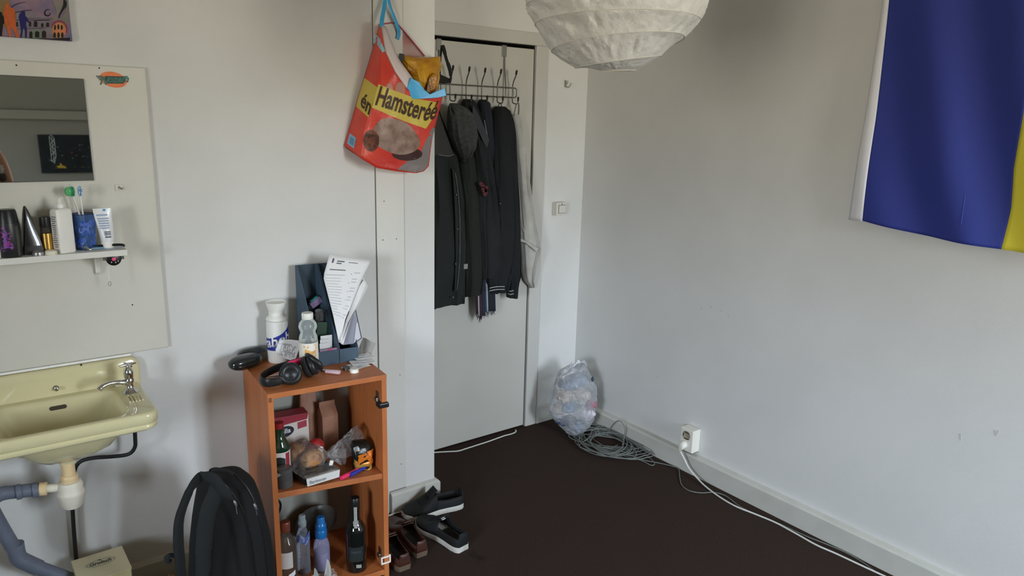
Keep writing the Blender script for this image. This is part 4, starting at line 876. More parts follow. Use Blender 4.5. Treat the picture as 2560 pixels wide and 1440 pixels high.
def tailf(i, j):
    a = 2*pi*i; r1 = .012 + .05*j**.8; q = onshelf(.222 + .125*j, .115 + .02*j) + CY*(r1*math.cos(a)*.7) + Vector((0,0,.05 + .035*j + r1*math.sin(a)*.9))
    q = q + mnoise.noise_vector(q*55)*.014*j; q.z = max(q.z, ZSH-.01); return q
obj('film_tail', G().grid(tailf, 26, 14), mWrap, t, False)
obj('clip', G().box((-.006,-.004,-.009), (.006,.004,.009), CM @ Matrix.Translation((.221,.072,ZSH+.035)) @ Matrix.Rotation(.3, 4, 'Y')), mWhiteP, t, bevel=.001)
# coffee bag
p = onshelf(.335, .075)
t = thing('coffee_bag', 'folded black, orange and gold foil coffee bag at shelf right', 'bag', p)
rings = []
for z, w_, d_, ox, oy in ((0,.030,.022,0,0),(.02,.034,.026,0,0),(.055,.033,.026,-.001,0),(.082,.033,.024,-.003,.002),(.098,.030,.018,-.005,.006),(.105,.024,.006,-.006,.012)):
    rings.append([p + CX*(ox + w_*math.copysign(abs(math.cos(a))**.45, math.cos(a))) + CY*(oy + d_*math.copysign(abs(math.sin(a))**.45, math.sin(a))) + Vector((0,0,z)) for a in [2*pi*k/28 for k in range(28)]])
def crk(q): return q + mnoise.noise_vector(q*60)*.006
mCf = M('coffee_black', rgb(30,29,27), .25, .3, bump=(60, .4, .004)); mGo = M('foil_gold', rgb(206,160,76), .25, .6, bump=(70, .5, .004)); mOr = M('foil_orange', rgb(218,120,40), .3, .3, bump=(70, .5, .004))
obj('foil', G().loft(rings).warp(crk), mCf, t, True)
def cf(a, z, o=.0012):
    zs = [0,.02,.055,.082,.098]; w_ = lerp(zs, [.030,.034,.033,.033,.030], z); d_ = lerp(zs, [.022,.026,.026,.024,.018], z); ox = lerp(zs, [0,0,-.001,-.003,-.005], z); oy = lerp(zs, [0,0,0,.002,.006], z)
    c_, s_ = math.cos(a), math.sin(a)
    return crk(p + CX*(ox + (w_+o)*math.copysign(abs(c_)**.45, c_)) + CY*(oy + (d_+o)*math.copysign(abs(s_)**.45, s_)) + Vector((0,0,z)))
obj('gold_panel', G().grid(lambda i, j: cf(-pi*.93 + .86*pi*i, .004 + (.030 + .045*(1-i)*(1-i)*.4)*j), 20, 5), mGo, t, True)
obj('orange_panel', G().grid(lambda i, j: cf(-pi*.62 + .52*pi*i, .018 + .062*j*(.55+.45*i) + .012*(1-i), .0022), 14, 6), mOr, t, True)
obj('silver_label', G().grid(lambda i, j: cf(-pi*.80 + .24*pi*i, .080 + .014*j, .002), 6, 2), M('foil_grey', rgb(120,120,116), .4, .4, bump=(60, .1, .001)), t, True)
# meat tray
t = thing('food_tray', 'black food tray with white printed sleeve under clear film, shelf front', 'tray', onshelf(.17, .06))
Mx = Matrix.Translation(onshelf(.158, .062)) @ Matrix.Rotation(CR+.22, 4, 'Z') @ Matrix.Rotation(.055, 4, 'Y') @ Matrix.Translation((0,0,.006))
rg = [[Mx @ Vector((q.x, q.y, q.z)) for q in rrect(w_, d_, .012, z, 5)] for w_, d_, z in ((.118,.082,0),(.135,.098,.026),(.142,.105,.027),(.134,.096,.025),(.118,.080,.008))]
obj('tray', G().loft(rg), mBlack, t, True)
obj('contents', G().ball(Mx @ Vector((-.01,.01,.018)), (.045,.03,.014), 18, 10), M('dark_food', rgb(60,44,34), .4, bump=(60, .3, .003), var=(30, rgb(120,104,60), .5, .75)), t, True)
obj('sleeve', G().add([Mx @ Vector(q) for q in ((-.058,-.0545,.002),(.064,-.0545,.002),(.066,-.0535,.0285),(.064,-.030,.0290),(.0,-.036,.0290),(-.058,-.030,.0288),(-.062,-.0535,.0285))], [(0,1,2,6),(2,3,4,5,6)]), M('sleeve_white', rgb(206,204,200), .4, bump=(60, .1, .001)), t)
g = G(); lettering(g, 'Barbecue', lambda x, y: Mx @ Vector((-.05 + x, -.0552, .008 + y)), w=.062, bold=.01); obj('lettering', g, mInk, t)
obj('film', G().grid(lambda i, j: Mx @ Vector((.14*(i-.5), .102*(j-.5), .0305 + .004*mnoise.noise(Vector((i*7, j*7, 1))))), 22, 16), mWrap, t)
# markers
for nm, lab, cc, x_, y_, l_ in (('marker', 'pink highlighter cap end lying at the shelf front edge', rgb(226,50,96), .250, .020, .05), ('marker', 'blue marker lying beside the pink one on the shelf', rgb(44,54,150), .285, .030, .06)):
    p = onshelf(x_, y_) + Vector((0,0,.0085)); t = thing(nm, lab, 'marker', p, 'markers on the cabinet shelf')
    dd = (CX*.9 + CY*.42).normalized()
    obj('cap', G().tube([p - dd*.016, p + dd*.014], [.0075,.0085], 14), M('marker_%d' % int(cc[0]*999), cc, .35, bump=(60, .05, .001)), t, True)
    obj('barrel', G().tube([p + dd*.014, p + dd*(.014+l_)], .0065, 14), M('marker_barrel_%d' % int(cc[0]*999), cc, .4, bump=(60, .05, .001)), t, True)

# --- bottles in the lower compartment
def low(x, y): return cl(x, y, ZB)
p = low(.300, .060)
t = thing('port_bottle', 'tall black wine bottle with pale neck strip, lower compartment right', 'bottle', p)
mBG = M('black_glass', rgb(16,20,18), .06, bump=(20, .02, .001), coat=.6)
pr = [(.030,0),(.0365,.004),(.0375,.012),(.0375,.150),(.036,.164),(.028,.182),(.0175,.196),(.0155,.215),(.0165,.235),(.0155,.252),(.0148,.268)]
obj('glass', G().lathe(pr, 32, T(p)), mBG, t, True)
obj('capsule', G().lathe([(.0158,.236),(.0162,.262),(.016,.285),(.0145,.287),(.001,.2875)], 24, T(p)), M('capsule_black', rgb(24,24,24), .35, bump=(60, .05, .001)), t, True)
vb2 = math.atan2(p.x, p.y)
def pm(a, z, o=.0007):
    r_ = lerp([b_ for _, b_ in pr], [a_ for a_, _ in pr], z); return Vector((p.x - (r_+o)*math.sin(vb2+a), p.y - (r_+o)*math.cos(vb2+a), p.z + z))
def strip(z):   # pale guarantee strip over the neck, with a round seal
    w_ = .0055 + .0012*(z-.2)*0
    if .186 < z < .206: w_ = max(w_, math.sqrt(max(0, .0095**2-(z-.196)**2)))
    return w_
obj('neck_strip', G().grid(lambda i, j: (lambda z: pm((.5-i)*2*strip(z)/lerp([b_ for _, b_ in pr], [a_ for a_, _ in pr], z), z, .0011))(.180+.076*j), 4, 30), M('strip_pale', rgb(150,148,142), .6, bump=(60, .05, .001), var=(300, rgb(120,118,112), .5, .7)), t)
g = G()
for k in range(16):
    a, a2 = 2*pi*k/16, 2*pi*(k+1)/16
    g.add([pm(r_*math.cos(b_)/.0175, .196 + r_*math.sin(b_), .0016) for r_, b_ in ((.006,a),(.006,a2),(.0045,a2),(.0045,a))], [(0,1,2,3)])
obj('seal_ring', g, mInk, t)
obj('front_label', G().grid(lambda i, j: pm(.75-1.4*i, .050+.058*j), 12, 2), M('label_black', rgb(34,40,40), .5, bump=(60, .05, .001)), t, True)
g = G(); lettering(g, 'PORTO', lambda x, y: pm(.45 - x/.038, .085 + y, .0013), w=.034); obj('lettering', g, M('ink_grey', rgb(84,90,90), .6, bump=(60, .05, .001)), t)
obj('barcode_label', G().grid(lambda i, j: pm(.05-.5*i, .026+.014*j - .003*i, .0012), 6, 1), M('strip_pale', rgb(186,184,176)), t)
p = low(.060, .100)
t = thing('liquor_bottle', 'clear spirit bottle with copper cap and white label, lower left', 'bottle', p)
obj('glass', G().lathe([(.030,0),(.034,.004),(.034,.150),(.031,.164),(.018,.185),(.0145,.198),(.0145,.207)], 30, T(p)), film('spirit_glass', rgb(104,92,82), .38, .06), t, True)
obj('cap', G().lathe([(.0158,.204),(.0165,.206),(.0165,.236),(.015,.240),(.001,.241)], 26, T(p)), M('copper_cap', rgb(140,82,64), .3, .5, bump=(60, .05, .001)), t, True)
vb3 = math.atan2(p.x, p.y)
def lm(a, z, o=.0008): return Vector((p.x - (.034+o)*math.sin(vb3+a), p.y - (.034+o)*math.cos(vb3+a), p.z + z))
obj('label', G().grid(lambda i, j: lm(1.5-2.1*i, .075+.062*j), 20, 2), M('label_white3', rgb(196,192,186), .5, bump=(60, .05, .001)), t, True)
obj('barcode_label', G().grid(lambda i, j: lm(-.1-.75*i, .034+.018*j+.010*i, .0012), 8, 1), mPaper, t)
p = low(.040, .185)
t = thing('swing_top_bottle', 'olive green swing top bottle behind the copper capped one', 'bottle', p)
obj('glass', G().lathe([(.030,0),(.033,.004),(.033,.14),(.028,.16),(.017,.185),(.014,.215),(.015,.240)], 26, T(p)), M('olive_glass', rgb(84,84,40), .12, bump=(20, .02, .001)), t, True)
obj('stopper', G().lathe([(.014,.241),(.0165,.244),(.0165,.256),(.010,.262),(.001,.263)], 20, T(p)), mBlack, t, True)
obj('wire_bail', G().tube([p + Vector((.017,0,.225)), p + Vector((.024,-.006,.245)), p + Vector((.025,-.008,.270)), p + Vector((.012,-.006,.288)), p + Vector((-.002,-.002,.280)), p + Vector((-.004,0,.262))], .0042, 10, 5), mBlack, t, True)
p = low(.128, .135)
t = thing('water_bottle', 'slim clear plastic bottle with blue print, lower compartment middle', 'bottle', p)
obj('plastic', G().lathe([(.022,0),(.024,.004),(.023,.06),(.024,.12),(.022,.15),(.015,.172),(.0125,.180),(.0125,.186)], 26, T(p)), film('bottle_haze', rgb(170,176,186), .22, .1, bump=(60, .6, .005)), t, True)
obj('cap', G().lathe([(.0135,.184),(.0145,.187),(.0145,.202),(.013,.205),(.0115,.212),(.0125,.222),(.010,.228),(.001,.229)], 22, T(p)), film('cap_haze', rgb(176,190,192), .5, .15), t, True)
g = G().grid(lambda i, j: Vector((p.x + .0246*math.cos(pi*1.1+pi*.75*i), p.y + .0246*math.sin(pi*1.1+pi*.75*i), p.z + .128 + .03*j + .008*math.sin(9*i))), 12, 3); obj('blue_print', g, M('print_blue', rgb(76,96,160), .4, var=(80, rgb(150,160,190), .45, .6), bump=(60, .1, .001)), t)
p = low(.190, .120)
t = thing('cleaner_bottle', 'clear bottle with bright blue ribbed cap, lower compartment middle', 'bottle', p)
obj('plastic', G().lathe([(.026,0),(.029,.004),(.029,.085),(.028,.100),(.023,.118),(.0185,.126),(.0175,.134)], 28, T(p)), film('bottle_lilac', rgb(176,174,206), .34, .1), t, True)
obj('cap', G().lathe([(.019,.130),(.0215,.134),(.0215,.158),(.0195,.161),(.0190,.164),(.0200,.166),(.0200,.180),(.0165,.186),(.0155,.188),(.0150,.206),(.013,.211),(.001,.212)], 28, T(p)), M('cap_blue', rgb(30,104,168), .25, bump=(60, .05, .001)), t, True)
obj('liquid', G().lathe([(.001,.004),(.027,.005),(.027,.074),(.001,.0745)], 24, T(p)), M('liquid_lilac', rgb(128,126,160), .3, bump=(20, .05, .001)), t, True)
t = thing('dark_plate', 'dark round plate leaning at the back of the lower compartment', 'plate', low(.22, .27))
Mx = CM @ Matrix.Translation((.225, .285, ZB+.084)) @ Matrix.Rotation(-pi/2+.22, 4, 'X')
obj('dish', G().lathe([(.001,0),(.05,0),(.082,.012),(.083,.014),(.05,.004),(.001,.003)], 36, Mx), M('plate_grey', rgb(66,66,62), .35, bump=(60, .05, .001)), t, True)
obj('foot', G().lathe([(.036,-.003),(.039,-.003),(.039,.0005),(.036,.0005)], 30, Mx), M('plate_grey', rgb(66,66,62)), t, True)
t = thing('carrier_bag', 'clear white plastic bag with upright handles at the compartment front', 'bag', low(.16, .05))
for x_, h_, w_ in ((.140, .062, .012), (.186, .082, .014)):
    obj('handle', G().grid(lambda i, j: low(x_ + (i-.5)*2*w_*(1-j)**.6 + .004*math.sin(3*j), .045 + .01*math.sin(5*i+x_*40)*(1-j)) + Vector((0,0,.002 + h_*j)), 8, 12), M('bag_white_film', rgb(190,190,184), .3, alpha=.75, bump=(50, .5, .004)), t, solid=.0006)
obj('film', G().grid(lambda i, j: low(.095 + .125*i, .030 + .055*j) + Vector((0,0,.006 + .022*abs(mnoise.noise(Vector((i*5, j*4, 2)))) )), 20, 12), film('bag_film', rgb(214,214,210), .22, .15, bump=(60, 1, .006)), t)

# ------------------------------------------------------------------ backpack
t = thing('backpack', 'black rucksack with padded straps leaning against the cabinet side', 'backpack', (.60, 2.30, 0))
mBp = M('backpack_nylon', rgb(12,13,14), .9, bump=(500, .5, .001)); mStrap = M('strap_webbing', rgb(24,27,27), .95, bump=(700, .6, .001))
BPY = 2.09
def bp(u, v, d=0): return py(u, v, BPY + d)
rows = [(1190,540,588),(1198,518,616),(1214,504,634),(1245,494,648),(1290,488,662),(1350,482,674),(1420,476,686),(1500,472,692),(1600,474,690)]
rings = []
for v, a, b in rows:
    L_, R_ = bp(a, v, .05), bp(b, v, .05); z_ = (L_.z+R_.z)/2; c = (L_+R_)/2; hw = (R_.x-L_.x)/2
    dp = .09 if v > 1210 else .045 + .045*(v-1190)/20
    rings.append([Vector((c.x + hw*math.copysign(abs(math.cos(k))**.7, math.cos(k)), c.y + .02 + dp*math.copysign(abs(math.sin(k))**.75, math.sin(k)), max(z_, .012))) for k in [2*pi*i/36 for i in range(36)]])
rings.append([Vector((q.x*.96+.04*rings[-1][0].x, q.y, .001)) for q in rings[-1]])
obj('body', G().loft(rings).warp(lambda q: q + mnoise.noise_vector(q*14)*.006*(1 if q.z > .02 else 0)), mBp, t, True)
obj('shoulder_strap', G().tube([bp(500,1196,-.02), bp(482,1212,-.065), bp(462,1255,-.085), bp(448,1300,-.09), bp(446,1350,-.09), bp(450,1400,-.085), bp(456,1450,-.07), bp(462,1500,-.05)], [.020,.026,.029,.030,.030,.028,.024,.018], 12, 6, flat=.34, up=(0,1,0)), mStrap, t, True)
obj('shoulder_strap', G().tube([bp(545,1200,-.045), bp(540,1228,-.075), bp(524,1270,-.085), bp(515,1310,-.085), bp(510,1360,-.085), bp(508,1410,-.08), bp(508,1470,-.07), bp(508,1530,-.06)], [.020,.025,.027,.026,.025,.022,.018,.014], 12, 6, flat=.34, up=(0,1,0)), mStrap, t, True)
obj('top_flap_strap', G().tube([bp(500,1190,-.05), bp(535,1196,-.075), bp(555,1225,-.085), bp(585,1248,-.085)], [.014,.017,.017,.012], 10, 5, flat=.4, up=(0,1,0)), mStrap, t, True)
obj('haul_loop', G().tube([bp(531,1186,-.03), bp(528,1177,-.035), bp(540,1174,-.02), bp(565,1178,.0), bp(582,1184,.03)], .0065, 10, 5), mStrap, t, True)
obj('strap_end', G().tube([bp(447,1392,-.08), bp(428,1388,-.085), bp(417,1392,-.085), bp(419,1404,-.085), bp(426,1402,-.08)], .007, 8, 5, flat=.5, up=(0,1,0)), mStrap, t, True)
zp = obj('zip', G().tube([bp(533,1183,-.062), bp(556,1205,-.083), bp(585,1240,-.092), bp(610,1285,-.094), bp(628,1350,-.094), bp(640,1440,-.094)], .0032, 8, 6), mBlack, t, True)
z2 = obj('zip', G().tube([bp(586,1185,-.03), bp(618,1220,-.06), bp(643,1275,-.078), bp(660,1350,-.085), bp(670,1440,-.085)], .003, 8, 6), mBlack, t, True)
for zz, (u, v), dd, l_ in ((zp, (588,1257), -.099, 30), (z2, (638,1265), -.079, 22)):
    obj('zip_pull', G().tube([bp(u-3,v-6,dd), bp(u,v,dd-.003), bp(u+3,v+8,dd-.003)], [.003,.0042,.003], 8, 3).tube([bp(u+2,v+10,dd-.002), bp(u+5,v+10+l_*.6,dd)], .0013, 6), M('zip_metal', rgb(120,122,122), .4, .6, bump=(60, .05, .001)), zz, True)

# ------------------------------------------------------------------ shoes
def shoe(nm, lab, heel, toe, Ls, wd, ht, mU, mS, mL, kind, grp):
    heel = Vector((heel[0], heel[1], 0)); toe = Vector((toe[0], toe[1], 0)); yv = (toe-heel).normalized(); xv = Vector((yv.y, -yv.x, 0))
    t = thing(nm, lab, 'shoe', heel + yv*Ls/2, grp)
    def W_(s_): return wd/2*lerp([0,.04,.12,.3,.45,.62,.75,.88,.96,1], [.42,.60,.72,.72,.74,.92,1.0,.88,.58,.25], s_)
    def cx_(s_): return .006*math.sin(pi*s_)
    def P_(s_, a, z): return heel + yv*(s_*Ls) + xv*(cx_(s_) + a) + Vector((0,0,z))
    ss = [0,.015,.04,.08,.14,.22,.3,.4,.5,.6,.7,.78,.85,.91,.955,.985,1]
    so = .024 if kind == 'sneaker' else .022
    def lift(s_): return .012*max(0, (s_-.75)/.25)**2
    rings = []
    for s_ in ss:
        w_ = W_(s_) + .003; l_ = lift(s_)
        rings.append([P_(s_, w_*x_, l_ + z_) for x_, z_ in ((-.96,0.001),(.96,0.001),(1,.006),(1,so-.003),(.97,so),(-.97,so),(-1,so-.003),(-1,.006))])
    obj('sole', G().loft(rings), mS, t, True)
    # upper: open ring at the collar from s=0..0.5, closed vamp beyond
    def H(s_): return lerp([0,.05,.15,.3,.42,.5,.6,.72,.85,.95,1], [ht*.76,ht*.84,ht*.82,ht*.78,ht*.88,ht*.92,ht*.74,ht*.56,ht*.47,ht*.36,.03], s_)
    op0, op1 = .012, .46
    g = G(); n = 18
    def ring(s_, ins, hs=1.0):
        w_ = W_(s_)*(1-ins); h_ = H(s_)*hs; out = []
        for k in range(n+1):
            a = -pi/2 + pi*k/n
            open_ = op0 < s_ < op1
            fx = math.sin(a); e_ = .62
            x_ = w_*math.copysign(abs(fx)**e_, fx); z_ = so-.004 + (h_-so)*(math.cos(a)**(.55 if not open_ else .8))
            if open_ and abs(fx) < .62:      # walls rise to the collar, then the rim
                x_ = w_*math.copysign(.74, fx if fx else 1); z_ = h_
            elif open_:
                q = (1-abs(fx))/.38; x_ = w_*math.copysign(1 - .26*q**1.5, fx); z_ = so-.004 + (h_-so+.004)*q
            out.append(P_(s_, x_, lift(s_) + z_))
        return out
    s2 = [.005,.02,.035,.06,.1,.16,.23,.3,.37,.43,.455,.47,.52,.58,.65,.72,.8,.87,.93,.97,.995]
    rs = [ring(s_, 0) for s_ in s2]
    fs = []
    vs = [p_ for r_ in rs for p_ in r_]; m_ = n+1
    for i in range(len(rs)-1):
        for k in range(n):
            if op0 < s2[i] < op1 and op0 < s2[i+1] < op1 and 3 < k < n-4: continue
            fs.append((i*m_+k, i*m_+k+1, (i+1)*m_+k+1, (i+1)*m_+k))
    fs.append(tuple(range(m_-1, -1, -1)))
    g.add(vs, fs)
    obj('upper', g, mU, t, True, solid=.003)
    ins = G().loft([[P_(s_, W_(s_)*.80*x_, so + .004 + lift(s_)) for x_ in (-1, -.5, 0, .5, 1)] for s_ in (.03, .1, .2, .3, .4, .5)], False, False, False)
    obj('insole', ins, mDark, t)
    # tongue and laces
    obj('tongue', G().grid(lambda i, j: P_(.44 + .16*j, W_(.5)*.55*(i-.5)*2, H(.48) + .012 - .035*j), 6, 5), mU, t, True, solid=.006)
    if kind == 'sneaker': obj('tongue_label', G().grid(lambda i, j: P_(.443 + .03*j, W_(.5)*.22*(i-.5)*2 - .004, H(.48) + .013 - .008*j - .005 - .012*(1-j)), 2, 2), mPaper, t, solid=.001)
    lc = G()
    for k in range(5):
        s_ = .52 + .045*k; w_ = W_(s_)*.5; h_ = H(s_) + so*.0 + .004
        lc.tube([P_(s_, -w_, h_-.008), P_(s_+.012, 0, h_), P_(s_, w_, h_-.008)], .0022, 6, 3)
    obj('laces', lc, mL, t, True)['kind'] = 'stuff'
    return t, P_, H
mBrown = M('brown_leather', rgb(70,38,28), .45, bump=(90, .15, .001), var=(14, rgb(52,28,22), .4, .7)); mSoleB = M('brown_sole', rgb(92,76,62), .7, bump=(90, .2, .001))
mSnk = M('black_canvas', rgb(16,18,20), .75, bump=(400, .4, .001)); mSoleW = M('white_rubber', rgb(206,204,196), .55, bump=(90, .1, .001), var=(24, rgb(188,184,174), .45, .75)); mLace = M('black_lace', rgb(22,23,25), .8, bump=(300, .3, .001))
shoe('leather_shoe', 'brown leather shoe nearest the cabinet, heel towards the room', (1.180, 2.155), (1.190, 2.435), .280, .092, .085, mBrown, mSoleB, mBrown, 'shoe', 'brown leather shoes')
shoe('leather_shoe', 'brown leather shoe between its twin and the black sneakers', (1.277, 2.195), (1.285, 2.475), .280, .092, .085, mBrown, mSoleB, mBrown, 'shoe', 'brown leather shoes')
t1, P1, H1 = shoe('sneaker', 'black sneaker in front with white sole, toe to the pier', (1.430, 2.135), (1.392, 2.400), .275, .104, .098, mSnk, mSoleW, mLace, 'sneaker', 'black sneakers')
obj('loose_lace', G().tube([pz(1172,1378,.01), pz(1185,1390,.003), pz(1200,1396,.004), pz(1212,1399,.010)], .0022, 7, 5), mLace, t1, True)
shoe('sneaker', 'black sneaker behind, turned sideways along the pier baseboard', (1.615, 2.435), (1.355, 2.478), .270, .104, .105, mSnk, mSoleW, mLace, 'sneaker', 'black sneakers')
t = thing('white_cable', 'white cable along the floor at the foot of the pier', 'cable', (1.3, 2.5, 0))
obj('cable', G().tube([pz(u, v, .005) for u, v in ((955,1297),(968,1291),(985,1284),(1005,1279),(1024,1272),(1040,1262))], .0035, 8, 5), mCord, t, True)
obj('plug_end', G().tube([pz(948,1300,.007), pz(957,1296,.006)], [.006,.005], 8), mCord, t, True)

# ------------------------------------------------------------------ shopping bag on the pier
t = thing('shopping_bag', 'orange red plastic shopping bag with hamster print hanging on the pier', 'bag', (1.33, YL, 1.5))
mBagR = M('bag_red', rgb(206,66,48), .35, bump=(45, .45, .004), var=(7, rgb(188,48,42), .4, .7)); mBagY = M('bag_yellow', rgb(196,176,74), .4, bump=(45, .4, .003))
mBagIn = M('bag_lining', rgb(214,200,200), .5, bump=(45, .4, .003)); mBagBl = M('bag_blue', rgb(62,164,216), .35, bump=(45, .3, .003)); mBagTx = M('bag_brown_ink', rgb(62,38,26), .5, bump=(45, .2, .002))
def fdep(u, v):
    s_ = min(1, max(0, (u-900)/205)); t_ = min(1, max(0, (v-60)/370))
    return 2.452 - .035*math.sin(pi*s_)*math.sin(pi*min(1, t_*1.05)) + .010*mnoise.noise(Vector((u*.022, v*.016, 1.7))) + .03*max(0, t_-.75)/.25*.6
def bf(u, v, o=0): return py(u, v, fdep(u, v) - o)
def pl(P, s_):
    n = [0]
    for i in range(len(P)-1): n.append(n[-1] + math.hypot(P[i+1][0]-P[i][0], P[i+1][1]-P[i][1]))
    n = [q/n[-1] for q in n]; return (lerp(n, [q[0] for q in P], s_), lerp(n, [q[1] for q in P], s_))
Tc = [(953,68),(962,128),(987,180),(1017,222),(1050,243),(1108,238)]; Bc = [(904,397),(940,419),(990,428),(1040,433),(1060,428),(1072,415)]
Fc = [(953,68),(951,205),(932,262),(912,330),(904,397)]; Rc = [(1108,238),(1092,300),(1080,345),(1072,415)]; Lc = [(947,63),(935,110),(898,232),(860,364)]
def coons(s_, t_):
    a, b, c, d = pl(Tc, s_), pl(Bc, s_), pl(Fc, t_), pl(Rc, t_)
    return tuple((1-t_)*a[k] + t_*b[k] + (1-s_)*c[k] + s_*d[k] - ((1-s_)*(1-t_)*Tc[0][k] + s_*(1-t_)*Tc[-1][k] + (1-s_)*t_*Bc[0][k] + s_*t_*Bc[-1][k]) for k in (0, 1))
obj('front_panel', G().grid(lambda i, j: bf(*coons(i, j)), 30, 36), mBagR, t, True, solid=.0006)
def gus(i, j, o=0):
    a, b = pl(Lc, j), pl(Fc, j); u, v = a[0]*(1-i)+b[0]*i, a[1]*(1-i)+b[1]*i
    yb_ = fdep(*b); return py(u, v, (YL-.006)*(1-i) + yb_*i - .012*math.sin(pi*i)*math.sin(pi*j) - o)
obj('side_panel', G().grid(lambda i, j: gus(i, j), 10, 30), mBagR, t, True, solid=.0006)
bkp = [(947,62),(985,57),(1000,66),(1062,140),(1100,235)]
obj('back_panel', G().grid(lambda i, j: (lambda a: py(a[0]*(1-j)+pl([(862,368),(905,392),(1070,412)], i)[0]*j, a[1]*(1-j)+pl([(862,368),(905,392),(1070,412)], i)[1]*j, YL-.004))(pl(bkp, i)), 16, 16), M('bag_pink_inside', rgb(176,150,148), .5, bump=(45, .4, .003), var=(12, rgb(164,96,92), .5, .75)), t, True, solid=.0006)
obj('bottom_panel', G().grid(lambda i, j: (lambda a, b: (bf(*a)*(1-j) + py(b[0], b[1], YL-.004)*j))(pl(Bc, i), pl([(862,368),(905,392),(1070,412)], i)), 16, 4), mBagR, t, True, solid=.0006)
lin_ = [(953,66),(964,64),(978,100),(997,148),(1035,200),(1068,236)]
obj('white_lining', G().grid(lambda i, j: (lambda a, b: py(a[0]*(1-j)+b[0]*j, a[1]*(1-j)+b[1]*j, fdep(*a) + .004 + .012*j))(pl(Tc[:5], i), pl(lin_, i)), 24, 3), mBagIn, t, True, solid=.0006)
obj('rim', G().tube([py(*q, YL-.012) for q in bkp[:4]], .0022, 6, 4), M('bag_magenta', rgb(168,44,70), .4, bump=(45, .2, .002)), t, True)
def dec(name, polys, m_, o=.0012):
    g = G()
    for q in polys:          # subdivide so that the print follows the film
        c = (sum(a for a, _ in q)/len(q), sum(b for _, b in q)/len(q)); n = len(q); K = 5
        rg = [[bf(c[0]+(a-c[0])*k/K, c[1]+(b-c[1])*k/K, o) for a, b in q] for k in range(1, K+1)]
        g.loft(rg, True, False)
    return obj(name, g, m_, t, False)
def dens(q, n=4): return [(a[0]*(1-k/n)+b[0]*k/n, a[1]*(1-k/n)+b[1]*k/n) for a, b in zip(q, q[1:]+q[:1]) for k in range(n)]
dec('grey_corner_print', [dens([(993,424),(1020,402),(1054,376),(1081,318),(1088,322),(1078,350),(1070,413),(1058,427),(1040,431)])], M('print_grey', rgb(122,114,112), .4, bump=(45, .4, .003), var=(14, rgb(84,58,50), .5, .75)), .0009)
dec('dark_fur_print', [ell(1018, 385, 38, 17, 20)], M('print_dark_fur', rgb(62,38,34), .4, bump=(45, .4, .003)), .0012)  # dark brown patch of the printed animal
dec('hamster_print', [[(987 + (62+5*math.sin(3*a))*math.cos(a)*(1 if math.cos(a) > 0 else .95), 341 + (44+3*math.sin(2*a))*math.sin(a) + 8*math.cos(a)) for a in [2*pi*k/36 for k in range(36)]]], M('print_fur', rgb(150,128,116), .4, bump=(45, .4, .003), var=(26, rgb(120,92,78), .42, .66)), .0015)
dec('hamster_print', [ell(928, 352, 20, 27, 22)], M('print_fur_brown', rgb(110,62,42), .4, bump=(45, .4, .003), var=(60, rgb(64,36,26), .4, .6)), .0018)
for q_ in (ell(973, 222, 9, 14, 14, .3), ell(1000, 225, 13, 20, 14)): dec('paw_print', [q_], M('print_paw', rgb(176,122,108), .4, bump=(45, .4, .003)), .0016)
dec('label_band', [dens([(946,210),(985,226),(1040,246),(1093,256),(1086,290),(1065,322),(1010,303),(965,284),(930,269)])], mBagY, .0020)
def base_ln(x): return lerp([936,990,1026,1060,1088], [260,277,291,301,296], x)
g = G()
def tb(x, y):
    sl = lerp([936,1026,1070,1090], [.28,.30,.2,-.1], 938+x); u = 938 + x + y*.30; return bf(u, base_ln(938 + x) - y*1.0 + 0, .0040)
lettering(g, 'Hamsteréé', tb, w=150, h=46, bold=.022); obj('lettering', g, mBagTx, t)
def ons(polys, name, m_, o):
    g = G()
    for q in polys:
        def f(p_, k, c, K):
            u, v = c[0]+(p_[0]-c[0])*k/K, c[1]+(p_[1]-c[1])*k/K
            j = 0; best = min(range(61), key=lambda j_: abs(.5*(pl(Lc, j_/60)[1]+pl(Fc, j_/60)[1]) - v)); j = best/60
            a, b = pl(Lc, j), pl(Fc, j); i = min(1, max(0, (u-a[0])/max(1, b[0]-a[0]))); yb_ = fdep(*b)
            return py(u, v, (YL-.006)*(1-i) + yb_*i - .012*math.sin(pi*i)*math.sin(pi*j) - o)
        c = (sum(a for a, _ in q)/len(q), sum(b for _, b in q)/len(q))
        g.loft([[f(p_, k, c, 3) for p_ in q] for k in (1, 2, 3)], True, False)
    return obj(name, g, m_, t)
obj('side_label_band', G().grid(lambda i, j: gus(.03 + .94*i, .435 + .235*j + .02*i, .0016), 8, 6), mBagY, t, True)
vs_, fs_ = text('én', bold=.02); x1_ = max(a for a, _ in vs_)
obj('side_lettering', G().add([gus(.22 + .72*a/x1_, .640 - .155*b + .03*a/x1_, .0040) for a, b in vs_], fs_), mBagTx, t)
obj('barcode_panel', G().grid(lambda i, j: gus(.12 + .4*i, .885 + .085*j, .0016), 4, 3), M('barcode_blue', rgb(126,170,196), .5, bump=(45, .2, .002)), t)
obj('barcode_lines', G().grid(lambda i, j: gus(.2 + .24*i, .905 + .05*j, .0026), 3, 2), M('barcode_deep', rgb(84,140,178), .5, bump=(45, .2, .002)), t)
zz = [[(936+6*k, 116-5*k*0+3*k), (939+6*k, 92+8*k), (943+6*k, 118+4*k)] for k in range(4)]
ons([dens([(938,84),(950,96),(963,128),(956,132),(944,112),(934,108)], 2)], 'top_print', M('print_pale_blue', rgb(150,190,206), .5, bump=(45, .2, .002)), .004)
h0 = py(967, -14, YL-.022)
